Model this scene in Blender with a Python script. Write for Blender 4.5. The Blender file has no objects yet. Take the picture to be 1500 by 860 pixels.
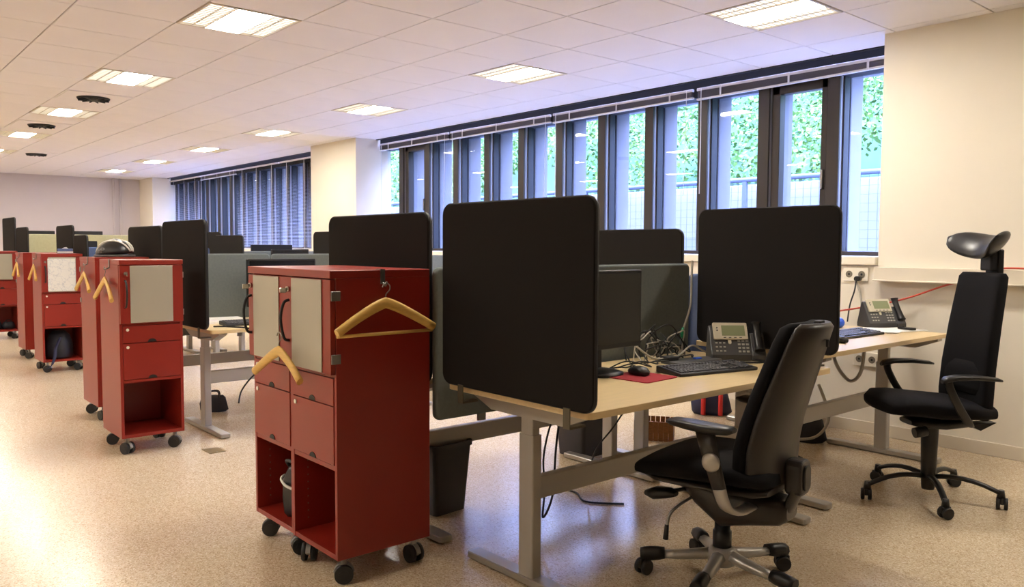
import bpy, bmesh, math, random
import numpy as np
from mathutils import Vector, Matrix

random.seed(7)
R = math.radians
scene = bpy.context.scene
col = scene.collection

# ------------------------------------------------------------------ camera
cam_d = bpy.data.cameras.new('camera')
cam = bpy.data.objects.new('camera', cam_d)
col.objects.link(cam)
scene.camera = cam
FPX = 1185.0
cam_d.sensor_width = 36.0
cam_d.lens = FPX / 1500.0 * 36.0
cam_d.clip_start = 0.05
cam_d.clip_end = 300
YAW, PITCH, ROLL = 0.85957, 0.05759, 0.00468
_f = Vector((-math.sin(YAW) * math.cos(PITCH), math.cos(YAW) * math.cos(PITCH), -math.sin(PITCH)))
_r = Vector((math.cos(YAW), math.sin(YAW), 0))
_u = _r.cross(_f)
_r2 = math.cos(ROLL) * _r + math.sin(ROLL) * _u
_u2 = -math.sin(ROLL) * _r + math.cos(ROLL) * _u
CAM = Vector((4.902, -3.033, 1.29))
cam.matrix_world = Matrix(((_r2.x, _u2.x, -_f.x, CAM.x), (_r2.y, _u2.y, -_f.y, CAM.y), (_r2.z, _u2.z, -_f.z, CAM.z), (0, 0, 0, 1)))

def to_px(p):
    d = Vector(p) - CAM
    z = d.dot(_f)
    if z < 0.05:
        return None
    return 750 + FPX * d.dot(_r2) / z, 430 - FPX * d.dot(_u2) / z

# ------------------------------------------------------------------ world and exposure
SKY_STRENGTH = 14.5
LAMP = 25.0
world = bpy.data.worlds.new('overcast_sky')
scene.world = world
world.use_nodes = True
bg = world.node_tree.nodes['Background']
bg.inputs[0].default_value = (0.38, 0.47, 1.0, 1)
bg.inputs[1].default_value = SKY_STRENGTH
scene.view_settings.view_transform = 'Standard'
scene.view_settings.look = 'None'
scene.view_settings.gamma = 1
scene.view_settings.use_curve_mapping = False
scene.view_settings.exposure = 1.6

# ------------------------------------------------------------------ materials
def lin(c):
    out = []
    for v in c:
        v = v / 255.0
        out.append(v / 12.92 if v <= 0.04045 else ((v + 0.055) / 1.055) ** 2.4)
    return tuple(out) + (1.0,)

def mat(name, rgb, rough=0.5, metal=0.0, spec=0.5, var=0.0, vscale=6.0, bump=0.0, bscale=300.0, stretch=None, coat=0.0):
    m = bpy.data.materials.new(name)
    m.use_nodes = True
    nt = m.node_tree
    p = nt.nodes['Principled BSDF']
    p.inputs['Roughness'].default_value = rough
    p.inputs['Metallic'].default_value = metal
    p.inputs['Specular IOR Level'].default_value = spec
    p.inputs['Coat Weight'].default_value = coat
    c = lin(rgb)
    p.inputs['Base Color'].default_value = c
    tc = nt.nodes.new('ShaderNodeTexCoord')
    mp = nt.nodes.new('ShaderNodeMapping')
    nt.links.new(tc.outputs['Object'], mp.inputs[0])
    if stretch:
        mp.inputs['Scale'].default_value = stretch
    if var > 0:
        n = nt.nodes.new('ShaderNodeTexNoise')
        n.inputs['Scale'].default_value = vscale
        n.inputs['Detail'].default_value = 5
        nt.links.new(mp.outputs[0], n.inputs['Vector'])
        r = nt.nodes.new('ShaderNodeValToRGB')
        r.color_ramp.elements[0].position = 0.3
        r.color_ramp.elements[1].position = 0.7
        r.color_ramp.elements[0].color = tuple(max(0, v * (1 - var)) for v in c[:3]) + (1,)
        r.color_ramp.elements[1].color = tuple(min(1, v * (1 + var)) for v in c[:3]) + (1,)
        nt.links.new(n.outputs['Fac'], r.inputs[0])
        nt.links.new(r.outputs[0], p.inputs['Base Color'])
    if bump > 0:
        n2 = nt.nodes.new('ShaderNodeTexNoise')
        n2.inputs['Scale'].default_value = bscale
        n2.inputs['Detail'].default_value = 3
        nt.links.new(mp.outputs[0], n2.inputs['Vector'])
        b = nt.nodes.new('ShaderNodeBump')
        b.inputs['Strength'].default_value = bump
        b.inputs['Distance'].default_value = 0.002
        nt.links.new(n2.outputs['Fac'], b.inputs['Height'])
        nt.links.new(b.outputs[0], p.inputs['Normal'])
    return m

def emis(name, rgb, strength):
    m = bpy.data.materials.new(name)
    m.use_nodes = True
    nt = m.node_tree
    nt.nodes.clear()
    o = nt.nodes.new('ShaderNodeOutputMaterial')
    e = nt.nodes.new('ShaderNodeEmission')
    e.inputs[0].default_value = tuple(rgb) + (1,)
    e.inputs[1].default_value = strength
    nt.links.new(e.outputs[0], o.inputs[0])
    return m

def floor_mat():
    m = mat('terrazzo_vinyl', (205, 185, 152), rough=0.2, spec=0.6)
    m.node_tree.nodes['Principled BSDF'].inputs['IOR'].default_value = 1.5
    nt = m.node_tree
    p = nt.nodes['Principled BSDF']
    tc = nt.nodes.new('ShaderNodeTexCoord')
    v = nt.nodes.new('ShaderNodeTexVoronoi')
    v.inputs['Scale'].default_value = 200
    nt.links.new(tc.outputs['Object'], v.inputs['Vector'])
    sep = nt.nodes.new('ShaderNodeSeparateColor')
    nt.links.new(v.outputs['Color'], sep.inputs[0])
    r = nt.nodes.new('ShaderNodeValToRGB')
    cr = r.color_ramp
    cr.interpolation = 'CONSTANT'
    cr.elements[0].position = 0.0
    cr.elements[0].color = lin((180, 156, 124))
    cr.elements[1].position = 0.16
    cr.elements[1].color = lin((203, 184, 155))
    for pos, c in ((0.45, (210, 190, 160)), (0.75, (219, 201, 172)), (0.9, (228, 214, 190))):
        e = cr.elements.new(pos)
        e.color = lin(c)
    nt.links.new(sep.outputs[0], r.inputs[0])
    n = nt.nodes.new('ShaderNodeTexNoise')
    n.inputs['Scale'].default_value = 0.9
    n.inputs['Detail'].default_value = 4
    nt.links.new(tc.outputs['Object'], n.inputs['Vector'])
    mr = nt.nodes.new('ShaderNodeMapRange')
    mr.inputs['To Min'].default_value = 0.19
    mr.inputs['To Max'].default_value = 0.28
    nt.links.new(n.outputs['Fac'], mr.inputs['Value'])
    nt.links.new(mr.outputs[0], p.inputs['Roughness'])
    nt.links.new(r.outputs[0], p.inputs['Base Color'])
    return m

def glass_mat():
    m = bpy.data.materials.new('window_glass')
    m.use_nodes = True
    nt = m.node_tree
    nt.nodes.clear()
    o = nt.nodes.new('ShaderNodeOutputMaterial')
    mx = nt.nodes.new('ShaderNodeMixShader')
    t = nt.nodes.new('ShaderNodeBsdfTransparent')
    t.inputs[0].default_value = (0.93, 0.97, 0.98, 1)
    g = nt.nodes.new('ShaderNodeBsdfGlossy')
    g.inputs['Roughness'].default_value = 0.0
    lw = nt.nodes.new('ShaderNodeLayerWeight')
    lw.inputs['Blend'].default_value = 0.5
    pw = nt.nodes.new('ShaderNodeMath')
    pw.operation = 'POWER'
    pw.inputs[1].default_value = 5
    nt.links.new(lw.outputs['Facing'], pw.inputs[0])
    ma = nt.nodes.new('ShaderNodeMath')
    ma.operation = 'MULTIPLY_ADD'
    ma.inputs[1].default_value = 0.9
    ma.inputs[2].default_value = 0.035
    nt.links.new(pw.outputs[0], ma.inputs[0])
    nt.links.new(ma.outputs[0], mx.inputs[0])
    nt.links.new(t.outputs[0], mx.inputs[1])
    nt.links.new(g.outputs[0], mx.inputs[2])
    nt.links.new(mx.outputs[0], o.inputs[0])
    return m

def foliage_mat():
    m = mat('foliage', (120, 170, 100), rough=0.6, spec=0.2)
    nt = m.node_tree
    p = nt.nodes['Principled BSDF']
    tc = nt.nodes.new('ShaderNodeTexCoord')
    n = nt.nodes.new('ShaderNodeTexNoise')
    n.inputs['Scale'].default_value = 1.3
    n.inputs['Detail'].default_value = 6
    nt.links.new(tc.outputs['Object'], n.inputs['Vector'])
    r = nt.nodes.new('ShaderNodeValToRGB')
    cr = r.color_ramp
    cr.elements[0].position = 0.32
    cr.elements[0].color = lin((46, 78, 40))
    cr.elements[1].position = 0.68
    cr.elements[1].color = lin((140, 158, 84))
    e = cr.elements.new(0.5)
    e.color = lin((84, 120, 56))
    nt.links.new(n.outputs['Fac'], r.inputs[0])
    nt.links.new(r.outputs[0], p.inputs['Base Color'])
    return m

M = {}
M['floor'] = floor_mat()
M['wall'] = mat('white_wall_paint', (236, 228, 212), 0.75, var=0.02, vscale=2, bump=0.1, bscale=120)
M['wall_grey'] = mat('grey_wall_tone', (206, 197, 200), 0.75, var=0.02, vscale=2)  # greyer than the other walls; end wall and its pipes
M['tile'] = mat('ceiling_tile', (234, 230, 231), 0.9, var=0.015, vscale=3, bump=0.15, bscale=400)
M['tgrid'] = mat('ceiling_grid', (176, 164, 150), 0.7)
M['sill'] = mat('cream_laminate', (240, 232, 212), 0.35)
M['trunk'] = mat('cable_trunking', (226, 216, 198), 0.4)
M['plate'] = mat('socket_plastic', (238, 232, 216), 0.35)
M['socketdark'] = mat('socket_recess', (120, 112, 98), 0.5)
M['frame'] = mat('brown_anodised_frame', (52, 46, 42), 0.42, metal=0.25)
M['frame_grey'] = mat('grey_frame_core', (150, 148, 152), 0.4, metal=0.2)
M['gasket'] = mat('black_gasket', (22, 21, 22), 0.6)
M['black_band'] = mat('pelmet_gap_shade', (20, 19, 19), 0.7)  # near-black colour stands in for shade in the gap above the blinds
M['glass'] = glass_mat()
M['fin'] = mat('concrete_fin', (104, 104, 108), 0.8, var=0.06, vscale=4)
M['blind_white'] = mat('white_blind_rail', (226, 224, 226), 0.4)
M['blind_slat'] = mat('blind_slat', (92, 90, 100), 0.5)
M['blind_slat_down'] = mat('blind_slat_lowered', (214, 214, 224), 0.45)
M['cord'] = mat('white_cord', (232, 230, 226), 0.6)
M['red'] = mat('red_lacquer', (140, 37, 25), 0.36, spec=0.5, var=0.03, vscale=3)
M['red_in'] = M['red']
M['grey_insert'] = mat('grey_door_panel', (172, 166, 150), 0.28, var=0.03, vscale=4)
M['black_plastic'] = mat('black_plastic', (26, 25, 26), 0.4, bump=0.05, bscale=600)
M['soft_black'] = mat('black_shell_plastic', (42, 37, 35), 0.36, bump=0.06, bscale=500)
M['black_leather'] = mat('black_leather', (30, 29, 32), 0.34, bump=0.15, bscale=250)
M['black_fabric'] = mat('black_fabric', (22, 21, 24), 0.9, spec=0.2, bump=0.3, bscale=700)
M['screen_fabric'] = mat('charcoal_screen_fabric', (31, 28, 27), 0.92, spec=0.2, bump=0.25, bscale=900)
M['screen_edge'] = mat('screen_piping', (26, 25, 29), 0.45)
M['grey_fabric'] = mat('grey_divider_fabric', (112, 118, 116), 0.95, spec=0.2, var=0.06, vscale=60, bump=0.3, bscale=500)
M['green_fabric'] = mat('pale_green_fabric', (172, 170, 140), 0.95, spec=0.2, var=0.04, vscale=40)
M['blue_fabric'] = mat('blue_fabric', (96, 112, 150), 0.95, spec=0.2, var=0.05, vscale=40)
M['birch'] = mat('birch_laminate', (226, 200, 152), 0.33, var=0.05, vscale=5, stretch=(14, 1.2, 14))
M['birch_edge'] = mat('birch_edge', (212, 178, 124), 0.45, var=0.06, vscale=5, stretch=(3, 3, 40))
M['leg'] = mat('grey_painted_steel', (176, 171, 164), 0.38, metal=0.2)
M['leg_light'] = mat('satin_aluminium', (176, 172, 166), 0.32, metal=0.5)
M['clamp'] = mat('dull_bronze_clamp', (92, 86, 72), 0.45, metal=0.4)
M['chrome'] = mat('chrome', (205, 203, 198), 0.15, metal=1.0)
M['steel'] = mat('brushed_steel', (150, 148, 144), 0.35, metal=0.9)
M['hanger'] = mat('pale_beech_wood', (222, 180, 98), 0.42, var=0.08, vscale=6, stretch=(3, 20, 20))
M['caster'] = mat('caster_rubber', (34, 33, 34), 0.5)
M['hood'] = mat('caster_hood_grey', (150, 146, 140), 0.45)
M['phone_silver'] = mat('phone_silver', (206, 198, 176), 0.4)
M['phone_grey'] = mat('phone_slate', (74, 74, 76), 0.45)
M['lcd'] = mat('phone_display', (138, 146, 112), 0.2)
M['key_grey'] = mat('phone_key', (176, 174, 166), 0.5)
M['key_dark'] = mat('keyboard_key', (62, 61, 66), 0.5)
M['kb'] = mat('keyboard_case', (30, 30, 33), 0.45)
M['laptop_grey'] = mat('dock_grey', (88, 87, 88), 0.45)
M['lcd_off'] = mat('switched_off_display', (14, 14, 20), 0.22)
M['pad_red'] = mat('red_mouse_mat', (160, 28, 40), 0.8)
M['paper'] = mat('paper', (238, 234, 226), 0.8, var=0.03, vscale=10)
M['blue'] = mat('bright_blue_plastic', (44, 92, 214), 0.35)
M['green'] = mat('green_plastic', (30, 120, 76), 0.4)
M['red_cable'] = mat('coral_cable', (212, 84, 62), 0.5)
M['cable_black'] = mat('black_cable', (18, 18, 20), 0.5)
M['cable_grey'] = mat('beige_cable', (176, 170, 158), 0.5)
M['bag_black'] = mat('black_bag_nylon', (28, 28, 36), 0.6, var=0.3, vscale=12)
M['bag_navy'] = mat('navy_bag_nylon', (34, 38, 72), 0.6)
M['bag_red'] = mat('red_bag_stripe', (206, 44, 40), 0.55)
M['box_brown'] = mat('brown_wood_crate', (134, 84, 34), 0.5, var=0.25, vscale=10, stretch=(3, 3, 20))
M['bin'] = mat('dark_bin_plastic', (44, 40, 44), 0.42)
M['toy_red'] = mat('red_toy', (214, 60, 44), 0.4)
M['white_plastic'] = mat('white_plastic', (232, 230, 224), 0.4)
M['brass'] = mat('dull_brass', (150, 132, 96), 0.45, metal=0.5)
M['foliage'] = foliage_mat()
M['soil'] = mat('hillside_ground', (58, 88, 58), 0.95, var=0.3, vscale=1.5)
M['paving'] = mat('pale_paving', (122, 126, 136), 0.9, var=0.08, vscale=2)
M['retain'] = mat('retaining_wall', (120, 118, 108), 0.9, var=0.06, vscale=3)
M['rail'] = mat('dark_rail', (70, 76, 92), 0.5)
M['lamp_main'] = emis('lamp_diffuser_light', (1.0, 0.92, 0.8), LAMP)
M['lamp_side'] = emis('lamp_reflector_glow', (1.0, 0.92, 0.8), 0.7)  # weak emission stands in for tube light falling on the reflector strips
M['lamp_frame'] = mat('lamp_frame', (206, 196, 182), 0.4)
M['louver'] = mat('lamp_louver', (190, 176, 150), 0.35, metal=0.3)
M['vent_black'] = mat('vent_black', (20, 20, 22), 0.6)

# ------------------------------------------------------------------ mesh builder
class MB:
    def __init__(self):
        self.v = []
        self.f = []
        self.sm = []

    def add(self, vs, fs, smooth=False, T=None):
        o = len(self.v)
        if T is not None:
            vs = [T @ Vector(p) for p in vs]
        self.v += [tuple(p) for p in vs]
        self.f += [tuple(i + o for i in f) for f in fs]
        self.sm += [smooth] * len(fs)
        return self

    def box(self, x0, x1, y0, y1, z0, z1, T=None):
        vs = [(x0, y0, z0), (x1, y0, z0), (x1, y1, z0), (x0, y1, z0), (x0, y0, z1), (x1, y0, z1), (x1, y1, z1), (x0, y1, z1)]
        fs = [(3, 2, 1, 0), (4, 5, 6, 7), (0, 1, 5, 4), (1, 2, 6, 5), (2, 3, 7, 6), (3, 0, 4, 7)]
        return self.add(vs, fs, False, T)

    def rings(self, rings, smooth=True, caps=True, closed=True, T=None):
        n = len(rings[0])
        vs = [p for r in rings for p in r]
        fs = []
        for i in range(len(rings) - 1):
            for j in range(n if closed else n - 1):
                k = (j + 1) % n
                fs.append((i * n + j, i * n + k, (i + 1) * n + k, (i + 1) * n + j))
        self.add(vs, fs, smooth, T)
        if caps:
            b = len(self.v) - len(vs)
            self.f.append(tuple(b + i for i in reversed(range(n))))
            self.f.append(tuple(b + (len(rings) - 1) * n + i for i in range(n)))
            self.sm += [False, False]
        return self

    def cyl(self, p0, p1, r0, r1=None, n=16, smooth=True, T=None):
        r1 = r0 if r1 is None else r1
        p0, p1 = Vector(p0), Vector(p1)
        d = (p1 - p0).normalized()
        a = Vector((0, 0, 1)) if abs(d.z) < 0.9 else Vector((1, 0, 0))
        s = d.cross(a).normalized()
        t = d.cross(s)
        def ring(p, r):
            return [p + (s * math.cos(k * 2 * math.pi / n) - t * math.sin(k * 2 * math.pi / n)) * r for k in range(n)]
        return self.rings([ring(p0, r0), ring(p1, r1)], smooth, True, True, T)

    def tube(self, pts, r, n=6, T=None, sub=0):
        pts = [Vector(p) for p in pts]
        if sub:
            pts = spline(pts, sub)
        rs = r if isinstance(r, (list, tuple)) else [r] * len(pts)
        if len(rs) != len(pts):
            rs = [rs[min(len(rs) - 1, int(i * len(rs) / len(pts)))] for i in range(len(pts))]
        rings = []
        prev = None
        for i, p in enumerate(pts):
            d = (pts[min(i + 1, len(pts) - 1)] - pts[max(i - 1, 0)])
            if d.length < 1e-9:
                d = Vector((0, 0, 1))
            d.normalize()
            if prev is None:
                a = Vector((0, 0, 1)) if abs(d.z) < 0.9 else Vector((1, 0, 0))
                s = d.cross(a).normalized()
            else:
                s = (prev - d * prev.dot(d))
                s = s.normalized() if s.length > 1e-6 else d.orthogonal().normalized()
            prev = s
            t = d.cross(s)
            rings.append([p + (s * math.cos(k * 2 * math.pi / n) - t * math.sin(k * 2 * math.pi / n)) * rs[i] for k in range(n)])
        return self.rings(rings, True, True, True, T)

    def sweep(self, pts, prof, T=None, up=(0, 0, 1), smooth=True):
        """sweep a 2D profile (side, up) along points with a fixed up reference; prof may be a function of i/n"""
        pts = [Vector(p) for p in pts]
        U = Vector(up)
        rings = []
        for i, p in enumerate(pts):
            d = (pts[min(i + 1, len(pts) - 1)] - pts[max(i - 1, 0)]).normalized()
            s = d.cross(U).normalized()
            t = s.cross(d).normalized()
            pr = prof(i / (len(pts) - 1)) if callable(prof) else prof
            rings.append([p + s * a + t * b for a, b in pr])
        return self.rings(rings, smooth, True, True, T)

    def prism(self, poly, h0, h1, axis='z', T=None):
        """extrude 2D polygon along an axis; axis z:(x,y) y:(x,z) x:(y,z)"""
        n = len(poly)
        def P(a, b, h):
            return (a, b, h) if axis == 'z' else ((a, h, b) if axis == 'y' else (h, a, b))
        vs = [P(a, b, h0) for a, b in poly] + [P(a, b, h1) for a, b in poly]
        fs = [tuple(reversed(range(n))), tuple(range(n, 2 * n))] + [(i, (i + 1) % n, n + (i + 1) % n, n + i) for i in range(n)]
        return self.add(vs, fs, False, T)

    def lathe(self, prof, n=20, T=None, smooth=True):
        """profile of (radius, z)"""
        rings = [[(r * math.cos(k * 2 * math.pi / n), r * math.sin(k * 2 * math.pi / n), z) for k in range(n)] for r, z in prof]
        return self.rings(rings, smooth, True, True, T)

    def ellipsoid(self, c, rx, ry, rz, n=14, m=8, T=None):
        rings = []
        for i in range(1, m):
            a = -math.pi / 2 + math.pi * i / m
            rings.append([(c[0] + rx * math.cos(a) * math.cos(k * 2 * math.pi / n), c[1] + ry * math.cos(a) * math.sin(k * 2 * math.pi / n), c[2] + rz * math.sin(a)) for k in range(n)])
        return self.rings(rings, True, True, True, T)

    def build(self, name, m, parent=None, bevel=0.0, seg=2, smooth=False, subsurf=0):
        me = bpy.data.meshes.new(name)
        me.from_pydata(self.v, [], self.f)
        me.polygons.foreach_set('use_smooth', [bool(s or smooth) for s in self.sm])
        bm = bmesh.new()
        bm.from_mesh(me)
        bmesh.ops.recalc_face_normals(bm, faces=bm.faces)
        if bevel > 0:
            es = [e for e in bm.edges if len(e.link_faces) == 2 and e.calc_face_angle(0) > 0.6]
            bmesh.ops.bevel(bm, geom=es, offset=bevel, segments=seg, affect='EDGES', profile=0.5, clamp_overlap=True)
        bm.to_mesh(me)
        bm.free()
        me.materials.append(M[m] if isinstance(m, str) else m)
        o = bpy.data.objects.new(name, me)
        col.objects.link(o)
        if parent is not None:
            o.parent = parent
        if subsurf:
            s = o.modifiers.new('subsurf', 'SUBSURF')
            s.levels = s.render_levels = subsurf
        return o

def spline(pts, sub):
    out = []
    n = len(pts)
    for i in range(n - 1):
        p0 = pts[max(i - 1, 0)]
        p1, p2 = pts[i], pts[i + 1]
        p3 = pts[min(i + 2, n - 1)]
        for k in range(sub):
            t = k / sub
            out.append(0.5 * ((2 * p1) + (p2 - p0) * t + (2 * p0 - 5 * p1 + 4 * p2 - p3) * t * t + (3 * p1 - p0 - 3 * p2 + p3) * t ** 3))
    out.append(pts[-1])
    return out

def rrect(x0, x1, z0, z1, r, n=5):
    out = []
    for cx, cz, a0 in ((x1 - r, z0 + r, -90), (x1 - r, z1 - r, 0), (x0 + r, z1 - r, 90), (x0 + r, z0 + r, 180)):
        for k in range(n + 1):
            a = R(a0 + 90 * k / n)
            out.append((cx + r * math.cos(a), cz + r * math.sin(a)))
    return out

def tag(o, label, cat, group=None, kind=None):
    o['label'] = label
    if cat:
        o['category'] = cat
    if group:
        o['group'] = group
    if kind:
        o['kind'] = kind
    return o

def thing(name, label, cat, loc=(0, 0, 0), rz=0.0, group=None):
    o = bpy.data.objects.new(name, None)
    o.empty_display_size = 0.1
    col.objects.link(o)
    o.location = loc
    o.rotation_euler = (0, 0, rz)
    return tag(o, label, cat, group)

def struct(o, label=None):
    o['kind'] = 'structure'
    if label:
        o['label'] = label
    return o

def copy_tree(o, parent=None):
    c = o.copy()
    col.objects.link(c)
    c.parent = parent
    for ch in list(o.children):
        copy_tree(ch, c)
    return c

def T(x=0, y=0, z=0, rz=0, rx=0, ry=0):
    return Matrix.Translation((x, y, z)) @ Matrix.Rotation(rz, 4, 'Z') @ Matrix.Rotation(ry, 4, 'Y') @ Matrix.Rotation(rx, 4, 'X')

# ================================================================== THE ROOM
HC = 2.738
XW, XE = -14.25, 13.2
YS, YP, YG = -5.4, 2.5, 3.0      # back wall, pier face, glass plane

struct(MB().box(XW - 0.2, XE + 0.2, YS - 0.2, 3.2, -0.1, 0).build('floor', 'floor'), 'beige speckled terrazzo-look floor')

# ceiling: backing, recessed grid and single tiles
ceil = struct(MB().box(XW - 0.2, XE + 0.2, YS - 0.2, 2.81, HC + 0.012, HC + 0.12).build('ceiling', 'tgrid'), 'suspended ceiling of square white tiles')
lights_ij = [(i, j) for i in (-21, -17, -13, -9, -5, -1, 3) for j in (-7, -2, 2)] + [(7, 2)]  # walkway row and last window-row light are out of view, added to brighten the room
tile_cells = []
for i in range(-24, 22):
    for j in range(-9, 5):
        if (i, j) in lights_ij:
            continue
        x0, x1 = max(i * 0.6, XW), min(i * 0.6 + 0.6, XE)
        y0, y1 = max(j * 0.6, YS), min(j * 0.6 + 0.6, 2.81)
        if x1 - x0 < 0.05 or y1 - y0 < 0.05:
            continue
        ps = [to_px((x, y, HC)) for x, y in ((x0, y0), (x1, y0), (x1, y1), (x0, y1))]
        area = -1
        if all(ps):
            a = 0
            for k in range(4):
                q, s = ps[k], ps[(k + 1) % 4]
                a += q[0] * s[1] - s[0] * q[1]
            if any(-5 < p[0] < 1505 and -5 < p[1] < 865 for p in ps):
                area = abs(a) / 2
        tile_cells.append((area, x0, x1, y0, y1))
tile_cells.sort(key=lambda t: -t[0])
tile_mesh = {}
rest = MB()
G = 0.004
for k, (a, x0, x1, y0, y1) in enumerate(tile_cells):
    if k < 298 and a > 0:
        key = (round(x1 - x0, 3), round(y1 - y0, 3))
        if key not in tile_mesh:
            o = MB().box(G, x1 - x0 - G, G, y1 - y0 - G, 0, 0.012).build('ceiling_tile', 'tile', ceil, bevel=0.002, seg=1)
            tile_mesh[key] = o.data
        else:
            o = bpy.data.objects.new('ceiling_tile', tile_mesh[key])
            col.objects.link(o)
            o.parent = ceil
        o.location = (x0, y0, HC)
    else:
        rest.box(x0 + G, x1 - G, y0 + G, y1 - G, HC, HC + 0.012)
rest.build('ceiling_tile_field', 'tile', ceil)['kind'] = 'stuff'

# walls
struct(MB().box(XW - 0.2, XW, YS - 0.2, 3.2, 0, HC + 0.1).build('wall_far', 'wall_grey'), 'plain white end wall at the far side of the office')
struct(MB().box(XE, XE + 0.2, YS - 0.2, 3.2, 0, HC + 0.1).build('wall_right', 'wall'))
struct(MB().box(XW - 0.2, XE + 0.2, YS - 0.2, YS, 0, HC + 0.1).build('wall_back', 'wall'))
ww = MB()
ww.box(XW, XE, YP, 3.05, 0, 1.17)
PIERS = [(2.33, XE), (-6.03, -4.735), (XW, -13.34)]
for a, b in PIERS:
    ww.box(a, b, YP, 3.05, 1.17, HC + 0.1)
struct(ww.build('wall_window', 'wall'), 'white window wall with piers between the window bays')
struct(MB().box(XW, XE, YP - 0.012, YP, 0, 0.085).build('baseboard_window', 'trunk', bevel=0.003), 'pale skirting along the window wall')
struct(MB().box(XW, XW + 0.012, YS, YP, 0, 0.085).build('baseboard_far', 'trunk'))
struct(MB().box(2.33, XE, YP - 0.06, YP, 1.075, 1.165).box(2.33, XE, YP - 0.085, YP - 0.06, 1.068, 1.08).build('trim_1', 'trunk', bevel=0.004), 'cream cable trunking along the wall')
# vertical pipes at the far corner
pp = MB()
for k in range(2):
    pp.cyl((XW + 0.06, 1.95 + k * 0.13, 0), (XW + 0.06, 1.95 + k * 0.13, HC), 0.022, n=12)
struct(pp.build('trim_2', 'wall_grey'), 'pair of white pipes in the far corner')

def window_bay(name, x0, x1, label, first, sash):
    """bay between two piers; mullions every 0.6 m; parts: mullion, pane, head, sill"""
    e = bpy.data.objects.new(name, None)
    col.objects.link(e)
    struct(e, label)
    MB().box(x0 + 0.002, x1 - 0.002, YP - 0.03, 2.93, 1.175, 1.235).build('sill_board', 'sill', e, bevel=0.006)
    MB().box(x0 + 0.002, x1 - 0.002, 2.9, 3.06, 1.235, 1.268).build('bottom_frame', 'frame', e, bevel=0.003)
    MB().box(x0 + 0.002, x1 - 0.002, 2.88, 3.06, 2.6, HC + 0.1).build('top_frame', 'black_band', e)
    xs = []
    x = first
    while x > x0 + 0.05:
        xs.append(x)
        x -= 0.6015
    prev = x1
    for k, x in enumerate(xs):
        b = MB()
        b.box(x, x + 0.1, 2.9, 2.925, 1.268, 2.6)
        mu = b.build('mullion', 'frame', e, bevel=0.003, seg=1)
        MB().box(x + 0.002, x + 0.098, 2.925, 3.03, 1.268, 2.6).build('mullion_core', 'frame_grey', mu)
        MB().box(x + 0.1, x + 0.112, 2.955, 3.03, 1.268, 2.6).build('gasket', 'gasket', mu)
        MB().box(x - 0.012, x, 2.955, 3.03, 1.268, 2.6).build('gasket', 'gasket', mu)
        if k in sash:
            s = MB()
            xa, xb = x + 0.112, prev - 0.012
            s.box(xa, xa + 0.07, 2.93, 3.01, 1.268, 2.6).box(xb - 0.05, xb, 2.93, 3.01, 1.268, 2.6)
            s.box(xa, xb, 2.93, 3.01, 2.53, 2.6).box(xa, xb, 2.93, 3.01, 1.268, 1.33)
            so = s.build('sash', 'frame', e, bevel=0.004, seg=1)
            MB().box(xb - 0.035, xb - 0.015, 2.9, 2.93, 1.75, 1.9).build('window_handle', 'steel', so, bevel=0.004)
        prev = x
    edges = [x0] + [x + 0.05 for x in reversed(xs)] + [x1]
    for a, b in zip(edges[:-1], edges[1:]):
        MB().box(a, b, YG - 0.003, YG + 0.003, 1.268, 2.6).build('pane', 'glass', e)
    # outside fins aligned with the mullions
    for x in xs:
        MB().box(x - 0.01, x + 0.11, 3.06, 3.25, 0.6, 3.2).build('outer_fin', 'fin', e, bevel=0.005, seg=1)
    MB().box(x0 - 0.3, x1 + 0.3, 3.06, 3.42, 2.66, 3.4).build('outer_lintel', 'fin', e)
    return e

window_bay('window_1', -4.735, 2.33, 'long run of narrow window panes between dark brown mullions', 1.715, (1, 10))
window_bay('window_2', -13.34, -6.03, 'far window bay behind blinds', -6.5, (1,))

# pelmet and closing strip above the windows, near-black to paint the shadow gap
struct(MB().box(XW, XE, 2.812, 2.85, HC - 0.005, HC + 0.12).build('trim_3', 'black_band'))

# ------------------------------------------------------------------ ceiling lights
def make_light():
    t = thing('ceiling_light', 'x', 'ceiling light')
    b = MB()
    b.box(-0.296, 0.296, -0.296, -0.28, -0.004, 0.02).box(-0.296, 0.296, 0.28, 0.296, -0.004, 0.02)
    b.box(-0.296, -0.28, -0.28, 0.28, -0.004, 0.02).box(0.28, 0.296, -0.28, 0.28, -0.004, 0.02)
    b.box(-0.28, 0.28, -0.125, -0.115, -0.004, 0.02).box(-0.28, 0.28, 0.115, 0.125, -0.004, 0.02)
    b.box(-0.28, 0.28, -0.2, -0.192, 0.0, 0.02).box(-0.28, 0.28, 0.192, 0.2, 0.0, 0.02)
    b.build('frame', 'lamp_frame', t)
    MB().box(-0.28, 0.28, -0.115, 0.115, 0.002, 0.012).build('diffuser', 'lamp_main', t)
    for y0, y1 in ((-0.28, -0.2), (-0.192, -0.125), (0.125, 0.192), (0.2, 0.28)):
        r = MB().box(-0.28, 0.28, y0, y1, 0.006, 0.012).build('reflector', 'lamp_side', t)
        lv = MB()
        for k in range(14):
            x = -0.26 + 0.04 * k
            lv.box(x - 0.0015, x + 0.0015, y0, y1, 0.001, 0.0055)
        lv.build('louver', 'louver', r)['kind'] = 'stuff'
    return t

proto = make_light()
first = True
for (i, j) in lights_ij:
    o = proto if first else copy_tree(proto)
    first = False
    o.location = (i * 0.6 + 0.3, j * 0.6 + 0.3, HC)
    nth = ('first', 'second', 'third', 'fourth', 'fifth', 'sixth', 'seventh', 'eighth')[(i + 21) // 4]
    rowname = {2: 'window row', -2: 'row of round vents', -7: 'walkway row'}[j]
    lab = 'recessed louvred ceiling light of the %s, %s from the far end wall' % (rowname, nth)
    grp = 'recessed ceiling lights'
    tag(o, lab, 'ceiling light', grp)

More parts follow.
